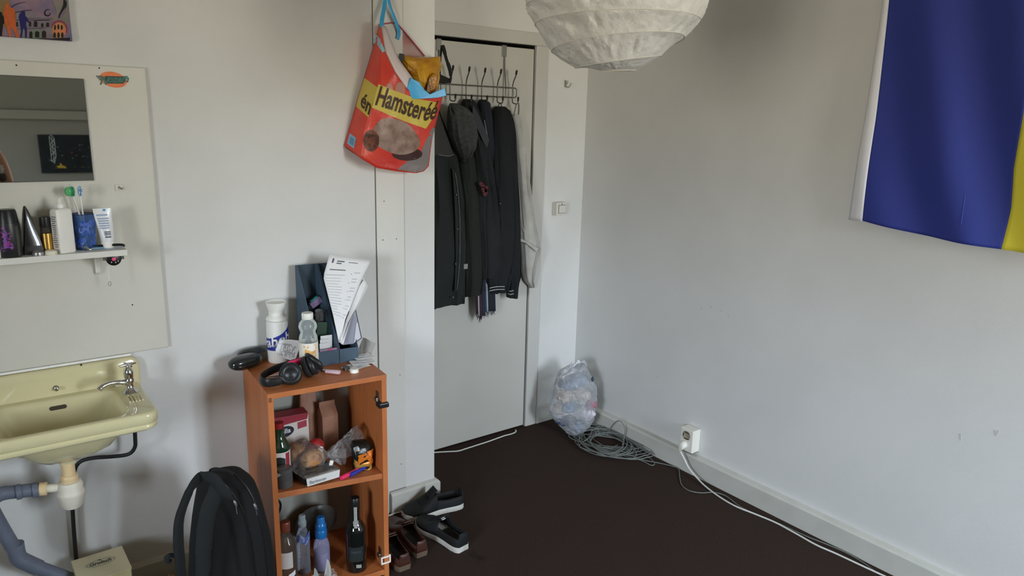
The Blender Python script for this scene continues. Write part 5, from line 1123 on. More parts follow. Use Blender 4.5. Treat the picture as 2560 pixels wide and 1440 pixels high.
obj('handle', G().tube([py(953,72,2.50), py(955,50,YL-.05), py(960,20,YL-.035), h0 + Vector((0,0,.004)), py(976,18,YL-.030), py(990,55,YL-.022), py(997,80,YL-.012), py(994,98,YL-.010)], [.0085,.0085,.008,.006,.006,.007,.0085,.008], 10, 6, flat=.3, up=(0,1,0)), mBagBl, t, True)
obj('front_handle', G().loft([[py(u, v, y_ + d_) for u, v, y_ in ((1017,221,2.43),(1027,195,2.425),(1049,206,2.42),(1062,226,2.415),(1074,236,2.41),(1092,228,2.405),(1112,221,2.40),(1115,240,2.40),(1094,243,2.405),(1078,247,2.41),(1050,246,2.415),(1029,247,2.425))] for d_ in (-.004, .006)]).warp(lambda q: q + mnoise.noise_vector(q*60)*.004), mBagBl, t, False, bevel=.0015)
b = thing('wall_hook', 'small metal wall hook carrying the shopping bag, at the top edge', 'hook', (h0.x, YL, h0.z))
obj('peg', G().tube([h0 + Vector((0,.021,.012)), h0 + Vector((0,.004,-.003)), h0 + Vector((0,-.008,-.006)), h0 + Vector((0,-.014,.008))], .0022, 8, 4), mSteel, b, True)
obj('plate', G().box((h0.x-.008, YL-.003, h0.z-.012), (h0.x+.008, YL-.0003, h0.z+.026)), mSteel, b, bevel=.001)
# the package inside the bag
t = thing('food_package', 'crumpled yellow plastic package sticking out of the shopping bag', 'package', py(1060, 180, 2.5))
pk = dens([(1003,137),(1008,136),(1055,143),(1103,141),(1104,165),(1098,195),(1093,222),(1080,240),(1052,244),(1030,215),(1012,175),(1002,152)], 2)
def pkf(k, d_):
    c = (1058,188); return [py(c[0]+(u-c[0])*k, c[1]+(v-c[1])*k, 2.500 + d_ + .012*mnoise.noise(Vector((u*.05, v*.05, 4)))) for u, v in pk]
obj('film', G().loft([pkf(.35, -.034), pkf(.7, -.026), pkf(.92, -.012), pkf(1, 0), pkf(.9, .014), pkf(.4, .022)]).warp(lambda q: q + mnoise.noise_vector(q*48)*.007), M('package_yellow', rgb(196,146,32), .28, bump=(70, .5, .003), var=(22, rgb(160,104,24), .4, .7)), t, False)
obj('black_end', G().loft([[py(u, v, 2.474 + d_) for u, v in ((998,133),(1010,135),(1012,153),(1001,152),(997,144))] for d_ in (-.008, .02)]), mBlack, t, False, bevel=.001)
obj('shiny_fold', G().loft([[py(u, v, 2.458 + d_) for u, v in ((1072,196),(1085,182),(1096,190),(1092,222),(1080,238),(1066,228))] for d_ in (-.006, .012)]).warp(lambda q: q + mnoise.noise_vector(q*70)*.006), M('package_ochre', rgb(168,112,34), .2, bump=(80, .8, .004), var=(40, rgb(98,58,28), .4, .7)), t, False)

# ------------------------------------------------------------------ over-door rack and the clothes on it
mRack = M('rack_wire', rgb(112,110,102), .35, .8, bump=(150, .05, .001)); mTip = M('rack_tip', rgb(24,24,24), .5, bump=(100, .05, .001))
t = thing('coat_rack', 'metal over-door coat rack with double hooks and black tips', 'coat rack', (2.0, YD, 1.8))
for xs in (1.813, 2.180):
    st = obj('door_strap', G().box((xs-.013, YD-.0065, 1.952), (xs+.013, YD-.0025, 2.004)).box((xs-.013, YD-.0065, 2.0015), (xs+.013, YD+.039, 2.005)), M('strap_grey_metal', rgb(140,140,134), .4, .6, bump=(150, .05, .001)), t, bevel=.001)
    obj('upright', G().tube([(xs, YD-.008, 1.956), (xs, YD-.010, 1.90), (xs, YD-.022, 1.81), (xs, YD-.022, 1.762)], .0033, 8, 3), mRack, t, True)
def rbar(z0, z1, x0, x1, y, r):
    c = .012; pts = []
    for cx_, cz_, a0 in ((x1-c, z1-c, 0), (x0+c, z1-c, pi/2), (x0+c, z0+c, pi), (x1-c, z0+c, 1.5*pi)):
        pts += [(cx_+c*math.cos(a0+pi/2*k/4), y, cz_+c*math.sin(a0+pi/2*k/4)) for k in range(5)]
    return pts + [pts[0]]
obj('wire_frame', G().tube(rbar(1.763, 1.808, 1.70, 2.242, YD-.028, .003), .003, 8), mRack, t, True)
HX = [1.767, 1.855, 1.943, 2.031, 2.122, 2.213]
for k, xh in enumerate(HX):
    h = obj('hook', G().tube([(xh-.012, YD-.078, 1.876), (xh-.010, YD-.070, 1.862), (xh-.003, YD-.045, 1.838), (xh, YD-.0335, 1.815), (xh, YD-.0335, 1.785), (xh, YD-.0335, 1.752), (xh, YD-.036, 1.740), (xh, YD-.050, 1.734), (xh, YD-.068, 1.733), (xh, YD-.078, 1.738), (xh, YD-.080, 1.750)], .0028, 8, 4), mRack, t, True)
    obj('tip', G().tube([(xh-.011, YD-.073, 1.868), (xh-.013, YD-.080, 1.884), (xh-.0135, YD-.082, 1.888)], [.0045,.0052,.003], 10), mTip, h, True)
    obj('tip', G().tube([(xh, YD-.0795, 1.744), (xh, YD-.0805, 1.762), (xh, YD-.081, 1.765)], [.0042,.005,.003], 10), mTip, h, True)
t = thing('black_strap', 'black webbing strap looped on the second rack hook', 'strap', py(1118, 160, 2.86))
mWeb = M('black_webbing', rgb(22,23,22), .8, bump=(500, .4, .001))
obj('loop', G().tube([py(1106,113,2.88), py(1109,122,2.875), py(1116,148,2.865), py(1123,168,2.86), py(1126,182,2.86), py(1127,196,2.86), py(1124,208,2.862)], [.009,.010,.008,.010,.009,.006,.006], 10, 5, flat=.35, up=(0,1,0)), mWeb, t, True)
obj('wide_band', G().loft([[py(u, v, 2.862 + d_) for u, v in ((1092,181),(1108,189),(1126,197),(1123,208),(1108,209),(1093,206))] for d_ in (0, .006)]), mWeb, t, bevel=.001)
obj('back_strap', G().tube([py(1104,114,2.885), py(1101,150,2.89), py(1099,185,2.885)], .005, 8, 4, flat=.4, up=(0,1,0)), mWeb, t, True)

def cloth(name, rows, mat, parent, yback, nf=9, amp=.012, seed=1, sub=46, ns=44, edge=.6, cap=True, hang=0, smooth_=True):
    """hanging garment: closed tube of folds; rows = (v, uL, uR, depth)"""
    g = G(); rings = []
    vs_ = [r[0] for r in rows]
    for i in range(sub+1):
        v = vs_[0] + (vs_[-1]-vs_[0])*i/sub
        a, b, d_ = (lerp(vs_, [r[k] for r in rows], v) for k in (1, 2, 3))
        yc = yback - d_/2; L_, R_ = py(a, v, yc), py(b, v, yc); c = (L_+R_)/2; hw = (R_.x-L_.x)/2; tt = i/sub; ring = []
        for k in range(ns):
            an = 2*pi*k/ns; cs, sn = math.cos(an), math.sin(an)
            fr_ = mnoise.noise(Vector((cs*nf*.5 + seed*3.1, sn*.5, c.z*1.3 + seed))) + .55*mnoise.noise(Vector((cs*nf*1.1 + seed*5.7, sn, c.z*3.4)))
            am = amp*min(1, .3 + tt*1.6)*(1 if sn < 0 else .25)
            x_ = c.x + hw*math.copysign(abs(cs)**edge, cs)
            y_ = yc + (d_/2)*math.copysign(abs(sn)**.6, sn) + fr_*am*2.0*abs(sn)**.5
            ring.append(Vector((x_, min(y_, YD-.004), c.z + .012*fr_*hang*tt)))
        rings.append(ring)
    return obj(name, g.loft(rings), mat, parent, smooth_)
def cf_(v, u, y): return py(u, v, y)
mParka = M('parka_fabric', rgb(30,34,33), .85, bump=(300, .35, .001), var=(6, rgb(25,28,28), .4, .7)); mHoodG = M('grey_marl', rgb(66,68,67), .95, bump=(250, .5, .002), var=(60, rgb(54,56,55), .4, .6))
mHoodie = M('black_jersey', rgb(25,27,29), .95, bump=(300, .4, .001), var=(5, rgb(32,34,37), .4, .7)); mNavy = M('navy_cotton', rgb(25,29,37), .9, bump=(300, .4, .001)); mBase = M('varsity_black', rgb(17,20,23), .9, bump=(300, .3, .001))
mOlive = M('dark_olive_cotton', rgb(30,33,29), .9, bump=(300, .4, .001)); mTowel = M('grey_sweat', rgb(178,176,170), .95, bump=(220, .5, .002), var=(18, rgb(164,162,156), .4, .7)); mRib = M('rib_stripe', rgb(150,156,152), .9, bump=(300, .4, .001))
# parka at the pier side
t = thing('parka', 'long black parka with zip and snap buttons, beside the pier', 'coat', py(1100, 500, 2.86))
cloth('body', [(262,1074,1092,.03),(300,1062,1104,.05),(340,1054,1119,.07),(390,1050,1137,.10),(480,1048,1150,.105),(560,1046,1161,.11),(620,1046,1164,.11),(690,1047,1158,.11),(762,1048,1156,.10)], mParka, t, YD-.012, 8, .014, 2)
def pf(u, v, o=0): return py(u, v, YD-.012-.112 - o)
obj('collar', G().loft([[py(u, v, 2.838 + d_) for u, v in ((1084,262),(1098,285),(1112,322),(1124,358),(1132,384),(1118,392),(1098,388),(1084,390))] for d_ in (0, .012)]).jitter(.003, 30), M('parka_collar', rgb(52,50,48), .85, bump=(300, .4, .001)), t, bevel=.003)
obj('collar_zip', G().tube([py(1094,386,2.832), py(1108,389,2.831), py(1122,390,2.831), py(1134,386,2.832)], .0022, 6, 3), M('zip_teeth', rgb(120,122,120), .4, .6, bump=(400, 1, .002)), t)
obj('front_zip', G().tube([pf(1138,432), pf(1145,480), pf(1149,540), pf(1150,600), pf(1149,655), pf(1146,690), pf(1142,725)], .0017, 6, 4), M('zip_teeth', rgb(120,122,120)), t, True)
obj('front_flap', G().loft([[pf(u, v, -.004 - d_) for u, v in ((1130,420),(1139,432),(1146,480),(1150,560),(1150,640),(1144,725),(1136,728),(1139,640),(1138,540),(1134,470))] for d_ in (0, .006)]).jitter(.002, 20), mParka, t, bevel=.002)
for u, v in ((1141,487),(1143,573),(1139,660),(1133,743)): q = pf(u, v, .002); obj('snap_button', G().ball(q, (.0042,.003,.0042), 12, 8), M('snap_metal', rgb(130,132,130), .3, .8, bump=(90, .05, .001)), t, True)
# second dark jacket underneath
t = thing('dark_jacket', 'dark olive jacket with small white care label, right of the parka', 'jacket', py(1175, 600, 2.88))
cloth('body', [(330,1126,1178,.05),(400,1140,1186,.085),(500,1148,1196,.095),(600,1150,1202,.10),(690,1151,1202,.10),(736,1152,1197,.085)], mOlive, t, YD-.012, 7, .010, 5)
q = py(1164, 666, 2.842); obj('care_label', G().box((q.x-.011, q.y-.002, q.z-.012), (q.x+.011, q.y, q.z+.012)), M('care_label', rgb(140,144,140), .8, bump=(90, .1, .001)), t)
# grey hood
t = thing('grey_hood', 'soft charcoal grey hood hanging from the second lower hook', 'hood', py(1155, 330, 2.83))
cloth('fabric', [(258,1127,1140,.025),(266,1124,1158,.05),(280,1123,1174,.07),(305,1123,1184,.085),(340,1125,1188,.09),(368,1136,1183,.085),(388,1146,1174,.065),(402,1151,1167,.04),(409,1154,1164,.02)], mHoodG, t, YD-.075, 6, .013, 9, 30)
obj('drawstring', G().tube([py(1130,262,2.835), py(1135,276,2.815), py(1140,285,2.812)], .004, 8, 4).tube([py(1126,262,2.84), py(1126,276,2.83), py(1128,290,2.825)], .004, 8, 4), mHoodG, t, True)
# hoodie with red print
t = thing('black_hoodie', 'black hoodie with faded red chest print, third hook', 'hoodie', py(1205, 450, 2.86))
cloth('body', [(248,1160,1181,.03),(256,1156,1187,.05),(280,1158,1195,.07),(310,1166,1204,.08),(400,1177,1222,.09),(500,1184,1240,.10),(600,1188,1250,.105),(655,1190,1256,.105),(692,1192,1240,.09)], mHoodie, t, YD-.020, 9, .016, 12)
g = G(); random.seed(4)
for k in range(7):
    u, v = 1208 + random.uniform(-8, 8), 472 + random.uniform(-17, 20); a = random.uniform(0, pi)
    g.prism([(u + random.uniform(3, 8)*math.cos(a + 2*pi*j/7), v + random.uniform(3, 8)*math.sin(a + 2*pi*j/7)) for j in range(7)], lambda x_, y_, h: py(x_, y_, 2.812 + h), .002)
obj('red_print', g, M('faded_red', rgb(82,34,38), .9, bump=(200, .2, .001)), t)
obj('hood_fold', G().loft([[py(u, v, 2.85 + d_) for u, v in ((1182,262),(1196,285),(1212,320),(1224,350),(1218,372),(1206,352),(1192,318),(1180,290))] for d_ in (0, .014)]).jitter(.004, 30), M('hoodie_inner', rgb(58,60,64), .95, bump=(300, .4, .001)), t, bevel=.004)
# striped scarf
t = thing('striped_scarf', 'dark striped scarf with long fringe hanging lowest, fourth hook', 'scarf', py(1214, 520, 2.9))
cloth('fold', [(249,1201,1214,.03),(258,1197,1222,.05),(300,1199,1227,.06),(360,1204,1230,.06),(420,1206,1230,.05)], mNavy, t, YD-.03, 6, .008, 15, 20)
obj('pale_edge', G().tube([py(1211,300,2.862), py(1214,318,2.86), py(1219,345,2.86)], .0025, 6, 4), M('scarf_pale', rgb(120,124,134), .9, bump=(200, .2, .001)), t, True)
SC_ = [(1191,1196,'scarf_wine',rgb(44,32,40)),(1196,1199,'scarf_white',rgb(168,158,156)),(1199,1205,'scarf_wine',rgb(58,38,48)),(1205,1213,'scarf_blue',rgb(36,42,58)),(1213,1216,'scarf_grey',rgb(60,74,96)),(1216,1219,'scarf_white',rgb(160,164,168)),(1219,1237,'scarf_navy',rgb(28,32,42))]
for k, (a, b, nm, c_) in enumerate(SC_):
    e_ = 795 - 1.1*abs(a-1200) if a < 1206 else 782 - .3*(a-1206)
    def stf(i, j, a=a, b=b, k=k, e_=e_):
        u = a + (b-a)*i; v = 420 + (e_-420)*j; return py(u + 2*math.sin(j*6 + k*.2) - (0 if j < .6 else 0), v, 2.893 - .010*math.sin(pi*(u-1191)/46) + .004*mnoise.noise(Vector((u*.15, v*.01, 2))))
    obj('stripe', G().grid(stf, 4, 26), M(nm + str(k), c_, .95, bump=(250, .3, .001)), t, True, solid=.004)
fg = G(); random.seed(8)
for k in range(17):
    u = 1192 + k*2.75; v0 = (795 - 1.1*abs(u-1200) if u < 1206 else 782 - .3*(u-1206)) - 3
    fg.tube([py(u, v0, 2.888), py(u + random.uniform(-1.5, 1.5), v0+8, 2.887), py(u + random.uniform(-2.5, 2.5), v0 + random.uniform(12, 19), 2.888)], [.0026,.002,.001], 5)
obj('fringe', fg, M('scarf_navy6', rgb(28,32,42)), t, True)['kind'] = 'stuff'
# varsity jacket
t = thing('varsity_jacket', 'black varsity jacket with pale striped hem and cuff, fifth hook', 'jacket', py(1258, 500, 2.86))
cloth('body', [(266,1241,1260,.03),(274,1234,1270,.06),(300,1229,1279,.08),(340,1226,1284,.09),(430,1226,1286,.10),(520,1228,1287,.105),(600,1222,1288,.11),(660,1214,1284,.11),(700,1212,1272,.105),(729,1222,1263,.09)], mBase, t, YD-.014, 9, .015, 21)
cloth('sleeve', [(330,1262,1284,.05),(450,1262,1288,.07),(560,1263,1294,.08),(640,1264,1297,.08),(690,1266,1296,.075),(712,1270,1291,.06),(743,1271,1289,.055)], mBase, t, YD-.045, 5, .010, 25, 34, 30)
for k, v in enumerate((719, 726)): obj('hem_stripe', G().tube([py(1224,v+1.5,2.836), py(1234,v-1,2.829), py(1246,v-2.5,2.828), py(1261,v-2.5,2.834)], .0024, 6, 4), mRib, t, True)
for k, v in enumerate((727, 735)): obj('cuff_stripe', G().tube([py(1270.5,v-1,2.868), py(1275,v+1,2.852), py(1281,v,2.850), py(1289.5,v-3,2.866)], .0026, 6, 4), mRib, t, True)
obj('hang_loop', G().tube([py(1245,270,2.86), py(1247,262,2.872), py(1250,258,2.876), py(1253,262,2.872), py(1255,270,2.86)], .002, 6, 4), mBlack, t, True)
q = py(1251, 509, 2.83); obj('snap_button', G().ball(q, (.0035,.003,.0035), 10, 8), mSteel, t, True)
# grey sweat top
t = thing('grey_sweatshirt', 'light grey sweat top hanging crooked from the last hook', 'sweatshirt', py(1315, 550, 2.88))
cloth('body', [(286,1281,1294,.02),(294,1279,1301,.03),(340,1284,1306,.04),(400,1288,1312,.05),(480,1294,1322,.055),(560,1299,1336,.06),(600,1301,1345,.06),(622,1302,1349,.06),(640,1304,1344,.055),(680,1307,1335,.045),(702,1313,1332,.035),(719,1326,1333,.02)], mTowel, t, YD-.012, 7, .012, 31, 50)
obj('neck_band', G().tube([py(1284,290,2.90), py(1290,264,2.885), py(1296,258,2.878), py(1297,272,2.885), py(1296,286,2.90)], .004, 8, 4, flat=.5, up=(0,1,0)), M('sweat_band', rgb(112,110,106), .95, bump=(220, .5, .002)), t, True)
obj('turned_hem', G().loft([[py(u, v, 2.874 + d_) for u, v in ((1296,594),(1306,598),(1322,606),(1347,622),(1342,630),(1330,620),(1314,608),(1300,604))] for d_ in (0, .01)]).jitter(.003, 25), mTowel, t, bevel=.003)
obj('front_seam', G().tube([py(1290,380,2.885), py(1297,470,2.88), py(1305,560,2.876), py(1310,578,2.878)], .0025, 6, 4), M('sweat_pale', rgb(176,174,168), .95, bump=(220, .5, .002)), t, True)

# ------------------------------------------------------------------ door-side wall: switch, hook
p = py(1392, 520, YD)
t = thing('light_switch', 'square white surface light switch on the wall beside the door', 'switch', (p.x, YD, p.z))
obj('box', G().box((p.x-.034, YD-.038, p.z-.034), (p.x+.034, YD-.0003, p.z+.034)), M('switch_white', rgb(206,204,194), .4, bump=(90, .03, .001)), t, bevel=.003)
obj('rocker', G().box((p.x-.019, YD-.0425, p.z-.022), (p.x+.024, YD-.037, p.z+.018)), M('switch_white', rgb(206,204,194)), t, bevel=.0015)
obj('rocker_gap', G().box((p.x-.0215, YD-.0386, p.z-.0245), (p.x+.0265, YD-.0378, p.z+.0205)), M('gap_grey', rgb(96,94,86), .6, bump=(90, .03, .001)), t)
obj('pilot_dot', G().ball((p.x+.003, YD-.0385, p.z+.0255), (.003,.0015,.003), 10, 6), mDark, t, True)
p = py(1413, 211, YD)
t = thing('coat_hook', 'small double white wall hook high between door and right wall', 'hook', (p.x, YD, p.z))
mHk = M('hook_grey', rgb(150,146,136), .4, bump=(90, .05, .001))
obj('plate', G().box((p.x-.007, YD-.003, p.z-.012), (p.x+.005, YD-.0003, p.z+.022)), mHk, t, bevel=.0015)
obj('prong', G().tube([(p.x-.001, YD-.003, p.z-.006), (p.x-.001, YD-.016, p.z-.014), (p.x+.002, YD-.030, p.z-.012), (p.x+.008, YD-.038, p.z+.006)], .003, 8, 4), mHk, t, True)
obj('prong', G().tube([(p.x-.001, YD-.003, p.z+.004), (p.x-.001, YD-.014, p.z+.004), (p.x, YD-.02, p.z+.018)], .003, 8, 4), mHk, t, True)

# ------------------------------------------------------------------ right wall: flag, socket, cables
t = thing('wall_flag', 'blue and yellow cloth flag with white hem pinned on right wall', 'flag', (2.69, 1.0, 1.7))
hemo = [px(2123,549,2.690), px(2165,300,2.690), px(2208,0,2.690)]; hemi = [px(2158,551,2.690), px(2190,300,2.690), px(2222,0,2.690)]
def ext(a, b, z): k = (z-a.z)/(b.z-a.z); return a + (b-a)*k
ho_t, hi_t = ext(hemo[1], hemo[2], 2.32), ext(hemi[1], hemi[2], 2.32)
bl, br = px(2158,551,2.690), px(2504,623,2.690)
yl_ = [px(2504,623,2.690), px(2526,520,2.690), px(2535,420,2.690), px(2562,300,2.690)]
def seam(z): return lerp([q.z for q in yl_] + [2.32], [q.y for q in yl_] + [yl_[3].y - .01], z)
def hem_y(z, a): return lerp([q.z for q in a] + [2.32], [q.y for q in a] + [ext(a[1], a[2], 2.32).y], z)
def wave(y, z):
    d1 = y*.95 - z*.36      # slack folds falling away from the pinned upper left corner
    return .015*math.sin(d1*23 + .9*math.sin(z*3.2) + .6) + .008*mnoise.noise(Vector((y*4, z*3, 7))) + .003*math.sin(y*40+z*6)*max(0, 1.5-z)
def fx(y, z): return XR(y) - .034 + wave(y, z)*min(1, .35 + 2.2*max(0, 1.40-y)) 
def blue(i, j):
    zb = bl.z*(1-i) + br.z*i + .012*math.sin(i*pi)*-.6; z = zb + (2.32-zb)*j; a, b = hem_y(z, hemi), seam(z); y = a*(1-i) + b*i; return (fx(y, z), y, z)
def hemf(i, j):
    z = hemo[0].z + .0 + (2.32-hemo[0].z)*j; a, b = hem_y(z, hemo), hem_y(z, hemi) - .002; y = a*(1-i)+b*i; return (fx(y, z) - .004*math.sin(pi*i) , y, z)
def yel(i, j):
    zb = br.z - .02*i; z = zb + (2.32-zb)*j; a = seam(max(z, br.z)); y = a - .46*i; return (fx(y, z), y, z)
obj('blue_field', G().grid(blue, 60, 80), M('flag_blue', rgb(42,56,140), .7, bump=(700, .25, .0006), tr=.12), t, True, solid=.0005)
obj('hem', G().grid(hemf, 6, 60), M('flag_hem', rgb(206,206,210), .6, bump=(60, .3, .002)), t, True, solid=.0012)
obj('yellow_field', G().grid(yel, 40, 60), M('flag_yellow', rgb(226,214,66), .7, bump=(700, .25, .0006), tr=.12), t, True, solid=.0005)
g = G()
for (u0, v0, u1, v1) in ((2412,560,2420,484),): g.tube([Vector((fx(q.y, q.z)-.0012, q.y, q.z)) for q in (px(u0,v0,2.69), px((u0+u1)/2,(v0+v1)/2,2.69), px(u1,v1,2.69))], .0008, 5)
obj('crease', g, M('flag_crease', rgb(66,84,176), .7, bump=(90, .05, .001)), t)
for yy, zz_ in ((hem_y(2.3, hemo)-.02, 2.30), (seam(2.3)-.43, 2.30)): obj('pin', G().ball((fx(yy, zz_)-.003, yy, zz_), .005, 10, 8), mSteel, t, True)
for u, v, l_, an in ((1774,768,.02,.6), (1800,778,.014,-.4), (1818,790,.016,.9), (1750,772,.012,.3), (2402,1092,.024,1.4), (2490,1082,.020,1.25), (2496,1080,.014,1.7), (1640,944,.014,2.4)):
    q = px(u, v, XR(1.2)); q.x = XR(q.y); dy_, dz_ = l_/2*math.cos(an), l_/2*math.sin(an)
    obj('scuff', G().tube([(q.x-.0002, q.y-dy_, q.z-dz_), (q.x-.0004, q.y, q.z+.002), (q.x-.0002, q.y+dy_, q.z+dz_)], .0008, 5), M('scuff_grey', rgb(150,149,146), .9, bump=(200, .3, .001)), bpy.data.objects['wall_right'])
# socket
xw = XR(2.04); p = px(1722, 1105, xw-.03)
t = thing('wall_socket', 'white double surface socket above the skirting on right wall', 'socket', (xw, p.y, p.z))
mSock = M('socket_white', rgb(222,219,208), .35, bump=(90, .03, .001))
y0_, z0_ = 2.035, .118; y1_, z1_ = 2.112, .232
obj('housing', G().box((xw-.056, y0_, z0_), (xw-.0005, y1_, z1_)), mSock, t, bevel=.004)
Mx = Matrix.Translation((xw-.0563, (y0_+y1_)/2, .199)) @ Matrix.Rotation(-pi/2, 4, 'Y')
obj('recess', G().lathe([(.0225,.0),(.0225,.0010),(.0195,.0012),(.0185,.0004),(.001,.0004)], 28, Mx), M('socket_recess', rgb(150,142,122), .5, bump=(90, .03, .001)), t, True)
obj('contact', G().box((xw-.0580, y0_+.022, .213), (xw-.0566, y0_+.055, .2165)).box((xw-.0580, y0_+.022, .1815), (xw-.0566, y0_+.055, .185)).box((xw-.0582, y0_+.055, .190), (xw-.0566, y0_+.059, .208)), mDark, t)
obj('cord_gap', G().box((xw-.05, y0_+.004, z0_-.006), (xw-.004, y1_-.02, z0_+.0005)), M('socket_under', rgb(120,116,104), .5, bump=(90, .03, .001)), t)
t = thing('power_cord', 'white power cord plugged in the socket, running along right skirting', 'cord', (xw-.07, 2.07, .15))
pz0 = Vector((xw-.057, y1_-.030, .150))
obj('plug', G().loft([[pz0 + Vector((-d_, r_*math.cos(a), r_*1.0*math.sin(a) - dz)) for a in [2*pi*k/18 for k in range(18)]] for d_, r_, dz in ((0,.019,0),(.012,.019,0),(.020,.017,.003),(.026,.012,.012),(.026,.008,.024),(.024,.005,.036))]), mSock, t, True)
cp = [pz0 + Vector((-.0245,0,-.030)), px(1712,1150,xw-.075), px(1722,1170,xw-.072), px(1740,1192,xw-.070), pz(1764,1216,.010), pz(1800,1243,.0045), pz(1840,1266,.0045), pz(1890,1286,.0045), pz(1940,1307,.0045), pz(1990,1334,.0045), pz(2040,1362,.0045), pz(2090,1384,.0045), pz(2150,1412,.0045), pz(2215,1442,.0045), pz(2290,1476,.0045)]
obj('cord', G().tube(cp, .0038, 9, 6), mCord, t, True)
mGC = M('grey_cable', rgb(112,116,112), .45, bump=(90, .05, .001))
t = thing('cable_coil', 'tangled coil of grey network cable on the carpet by the skirting', 'cable', pz(1530, 1110, 0))
random.seed(21); pts = []
def fl_(u, v, z):
    q = pz(u, v, z); q.x = min(q.x, XR(q.y) - .042); return q
for k in range(15):
    cu, cv_ = 1528 + random.uniform(-26, 22), 1106 + random.uniform(-9, 9); ru, rv = random.uniform(38, 92), random.uniform(15, 34); ti = .20 + random.uniform(-.12, .22); z0 = .004 + .0016*k + random.uniform(0, .004)
    for m_ in range(14):
        a = 2*pi*m_/14 + k*.9; x_, y_ = ru*math.cos(a), rv*math.sin(a); pts.append(fl_(cu + x_ - y_*ti, cv_ + y_ + x_*ti*.9, z0 + .004*math.sin(a*2 + k)**2))
obj('coil', G().tube(pts, .0026, 7, 4), mGC, t, True)
xx = XR(2.45) - .06
obj('standing_loop', G().tube([fl_(1516,1088,.01), px(1522,1078,xx), px(1530,1064,xx), px(1541,1054,xx), px(1550,1053,xx), px(1559,1062,xx), px(1563,1076,xx), px(1561,1092,xx), fl_(1556,1112,.012)], .0026, 7, 6), mGC, t, True)
obj('small_loop', G().tube([fl_(1545,1112,.006), fl_(1510,1128,.006), fl_(1495,1136,.006), fl_(1494,1126,.006), fl_(1510,1122,.008), fl_(1540,1138,.006), fl_(1575,1147,.006), fl_(1600,1134,.008)], .0026, 7, 6), mGC, t, True)
obj('tail', G().tube([fl_(1480,1096,.01), fl_(1520,1122,.012), fl_(1560,1140,.008), fl_(1600,1150,.005), fl_(1628,1163,.004), fl_(1636,1158,.004), fl_(1620,1142,.004), fl_(1586,1124,.006)], .0026, 7, 6).tube([fl_(1560,1130,.01), fl_(1600,1148,.005), fl_(1640,1156,.004), fl_(1680,1165,.004), fl_(1696,1172,.0035), fl_(1699,1190,.0035), fl_(1704,1212,.0035), fl_(1722,1226,.0035), fl_(1752,1232,.0035), fl_(1784,1231,.0035), fl_(1815,1240,.0035), fl_(1850,1266,.0035), fl_(1900,1290,.0035), fl_(1950,1310,.0035), fl_(2010,1338,.0035), fl_(2070,1362,.0035), fl_(2120,1384,.0035), fl_(2160,1408,.0035), fl_(2190,1430,.0035), fl_(2230,1452,.0035)], .0024, 7, 5), mGC, t, True)
t = thing('door_cable', 'white cable lying on the carpet in front of the door', 'cable', pz(1180, 1118, 0))
obj('cable', G().tube([pz(u, v, .0042) for u, v in ((1040,1134),(1087,1131),(1120,1129),(1145,1127.5),(1170,1120),(1195,1112),(1220,1104),(1245,1095),(1262,1089),(1278,1085),(1288,1081))], .0035, 8, 5), mCord, t, True)
obj('end', G().tube([pz(1287,1081.5,.0045), pz(1290,1078,.0045), pz(1289,1075,.006)], .0036, 8, 3), mCord, t, True)

# translucent rubbish bag in the corner
t = thing('rubbish_bag', 'translucent plastic rubbish bag full of packaging in the room corner', 'bag', (2.52, 2.75, 0))
PB = Vector((2.50, 2.742, 0)); NB = Vector((.6, .8, 0)).normalized(); TBx = Vector((.8, -.6, 0)).normalized()
rows = [(911,1450,1464,.02),(917,1424,1468,.05),(930,1396,1476,.075),(960,1384,1488,.095),(1000,1375,1494,.10),(1022,1368,1492,.10),(1046,1384,1484,.095),(1066,1402,1470,.08),(1080,1416,1454,.055),(1089,1424,1440,.02)]
def bagring(i, ns=40, k_=1.0):
    v, a, b, d_ = i; L_, R_ = pn(a, v, PB, NB), pn(b, v, PB, NB); c = (L_+R_)/2; hw = (R_-L_).length/2*k_; out = []
    for k in range(ns):
        an = 2*pi*k/ns; q = c + TBx*hw*math.cos(an) + NB*(d_*k_*math.sin(an)); out.append(Vector((q.x, q.y, max(q.z, .006))))
    return out
def brow(v): return (v,) + tuple(lerp([r[0] for r in rows], [r[k] for r in rows], v) for k in (1, 2, 3))
g = G().loft([bagring(brow(911 + 178*i/34)) for i in range(35)])
def crump(q):
    n_ = mnoise.noise_vector(q*16)*.012 + mnoise.noise_vector(q*42)*.007; q = q + n_; q.z = max(q.z, .003); q.x = min(q.x, XR(q.y)-.036); return q
fb = film('bin_bag_film', rgb(224,226,230), .27, .22, bump=(36, 1.0, .012))
obj('film', g.warp(crump), fb, t, False)
g = G().grid(lambda i, j: crump(pn(1424 + 44*i, 917 - (8 + 10*math.sin(i*9)**2*.5)*j, PB, NB) - NB*.02*math.sin(7*i)), 16, 4); obj('gathered_top', g, fb, t)
random.seed(14)
cont = [((1432,950),(.085,.05,.035),rgb(104,120,140),'blue_wrapper'),((1408,985),(.05,.04,.03),rgb(176,162,146),'tan_wrapper'),((1450,985),(.06,.04,.03),rgb(170,156,142),'tan_wrapper'),((1475,1005),(.032,.03,.03),rgb(160,112,124),'pink_wrapper'),((1420,1015),(.05,.04,.03),rgb(90,116,138),'blue_wrapper'),((1466,1028),(.04,.035,.035),rgb(206,198,204),'white_carton'),((1398,1020),(.03,.03,.03),rgb(176,160,146),'tan_wrapper'),((1412,1050),(.05,.035,.022),rgb(60,74,100),'navy_wrapper'),((1440,1062),(.03,.03,.03),rgb(66,100,126),'blue_wrapper'),((1427,1056),(.016,.02,.018),rgb(168,104,96),'red_lid'),((1447,1074),(.026,.022,.014),rgb(70,124,146),'teal_wrapper')]
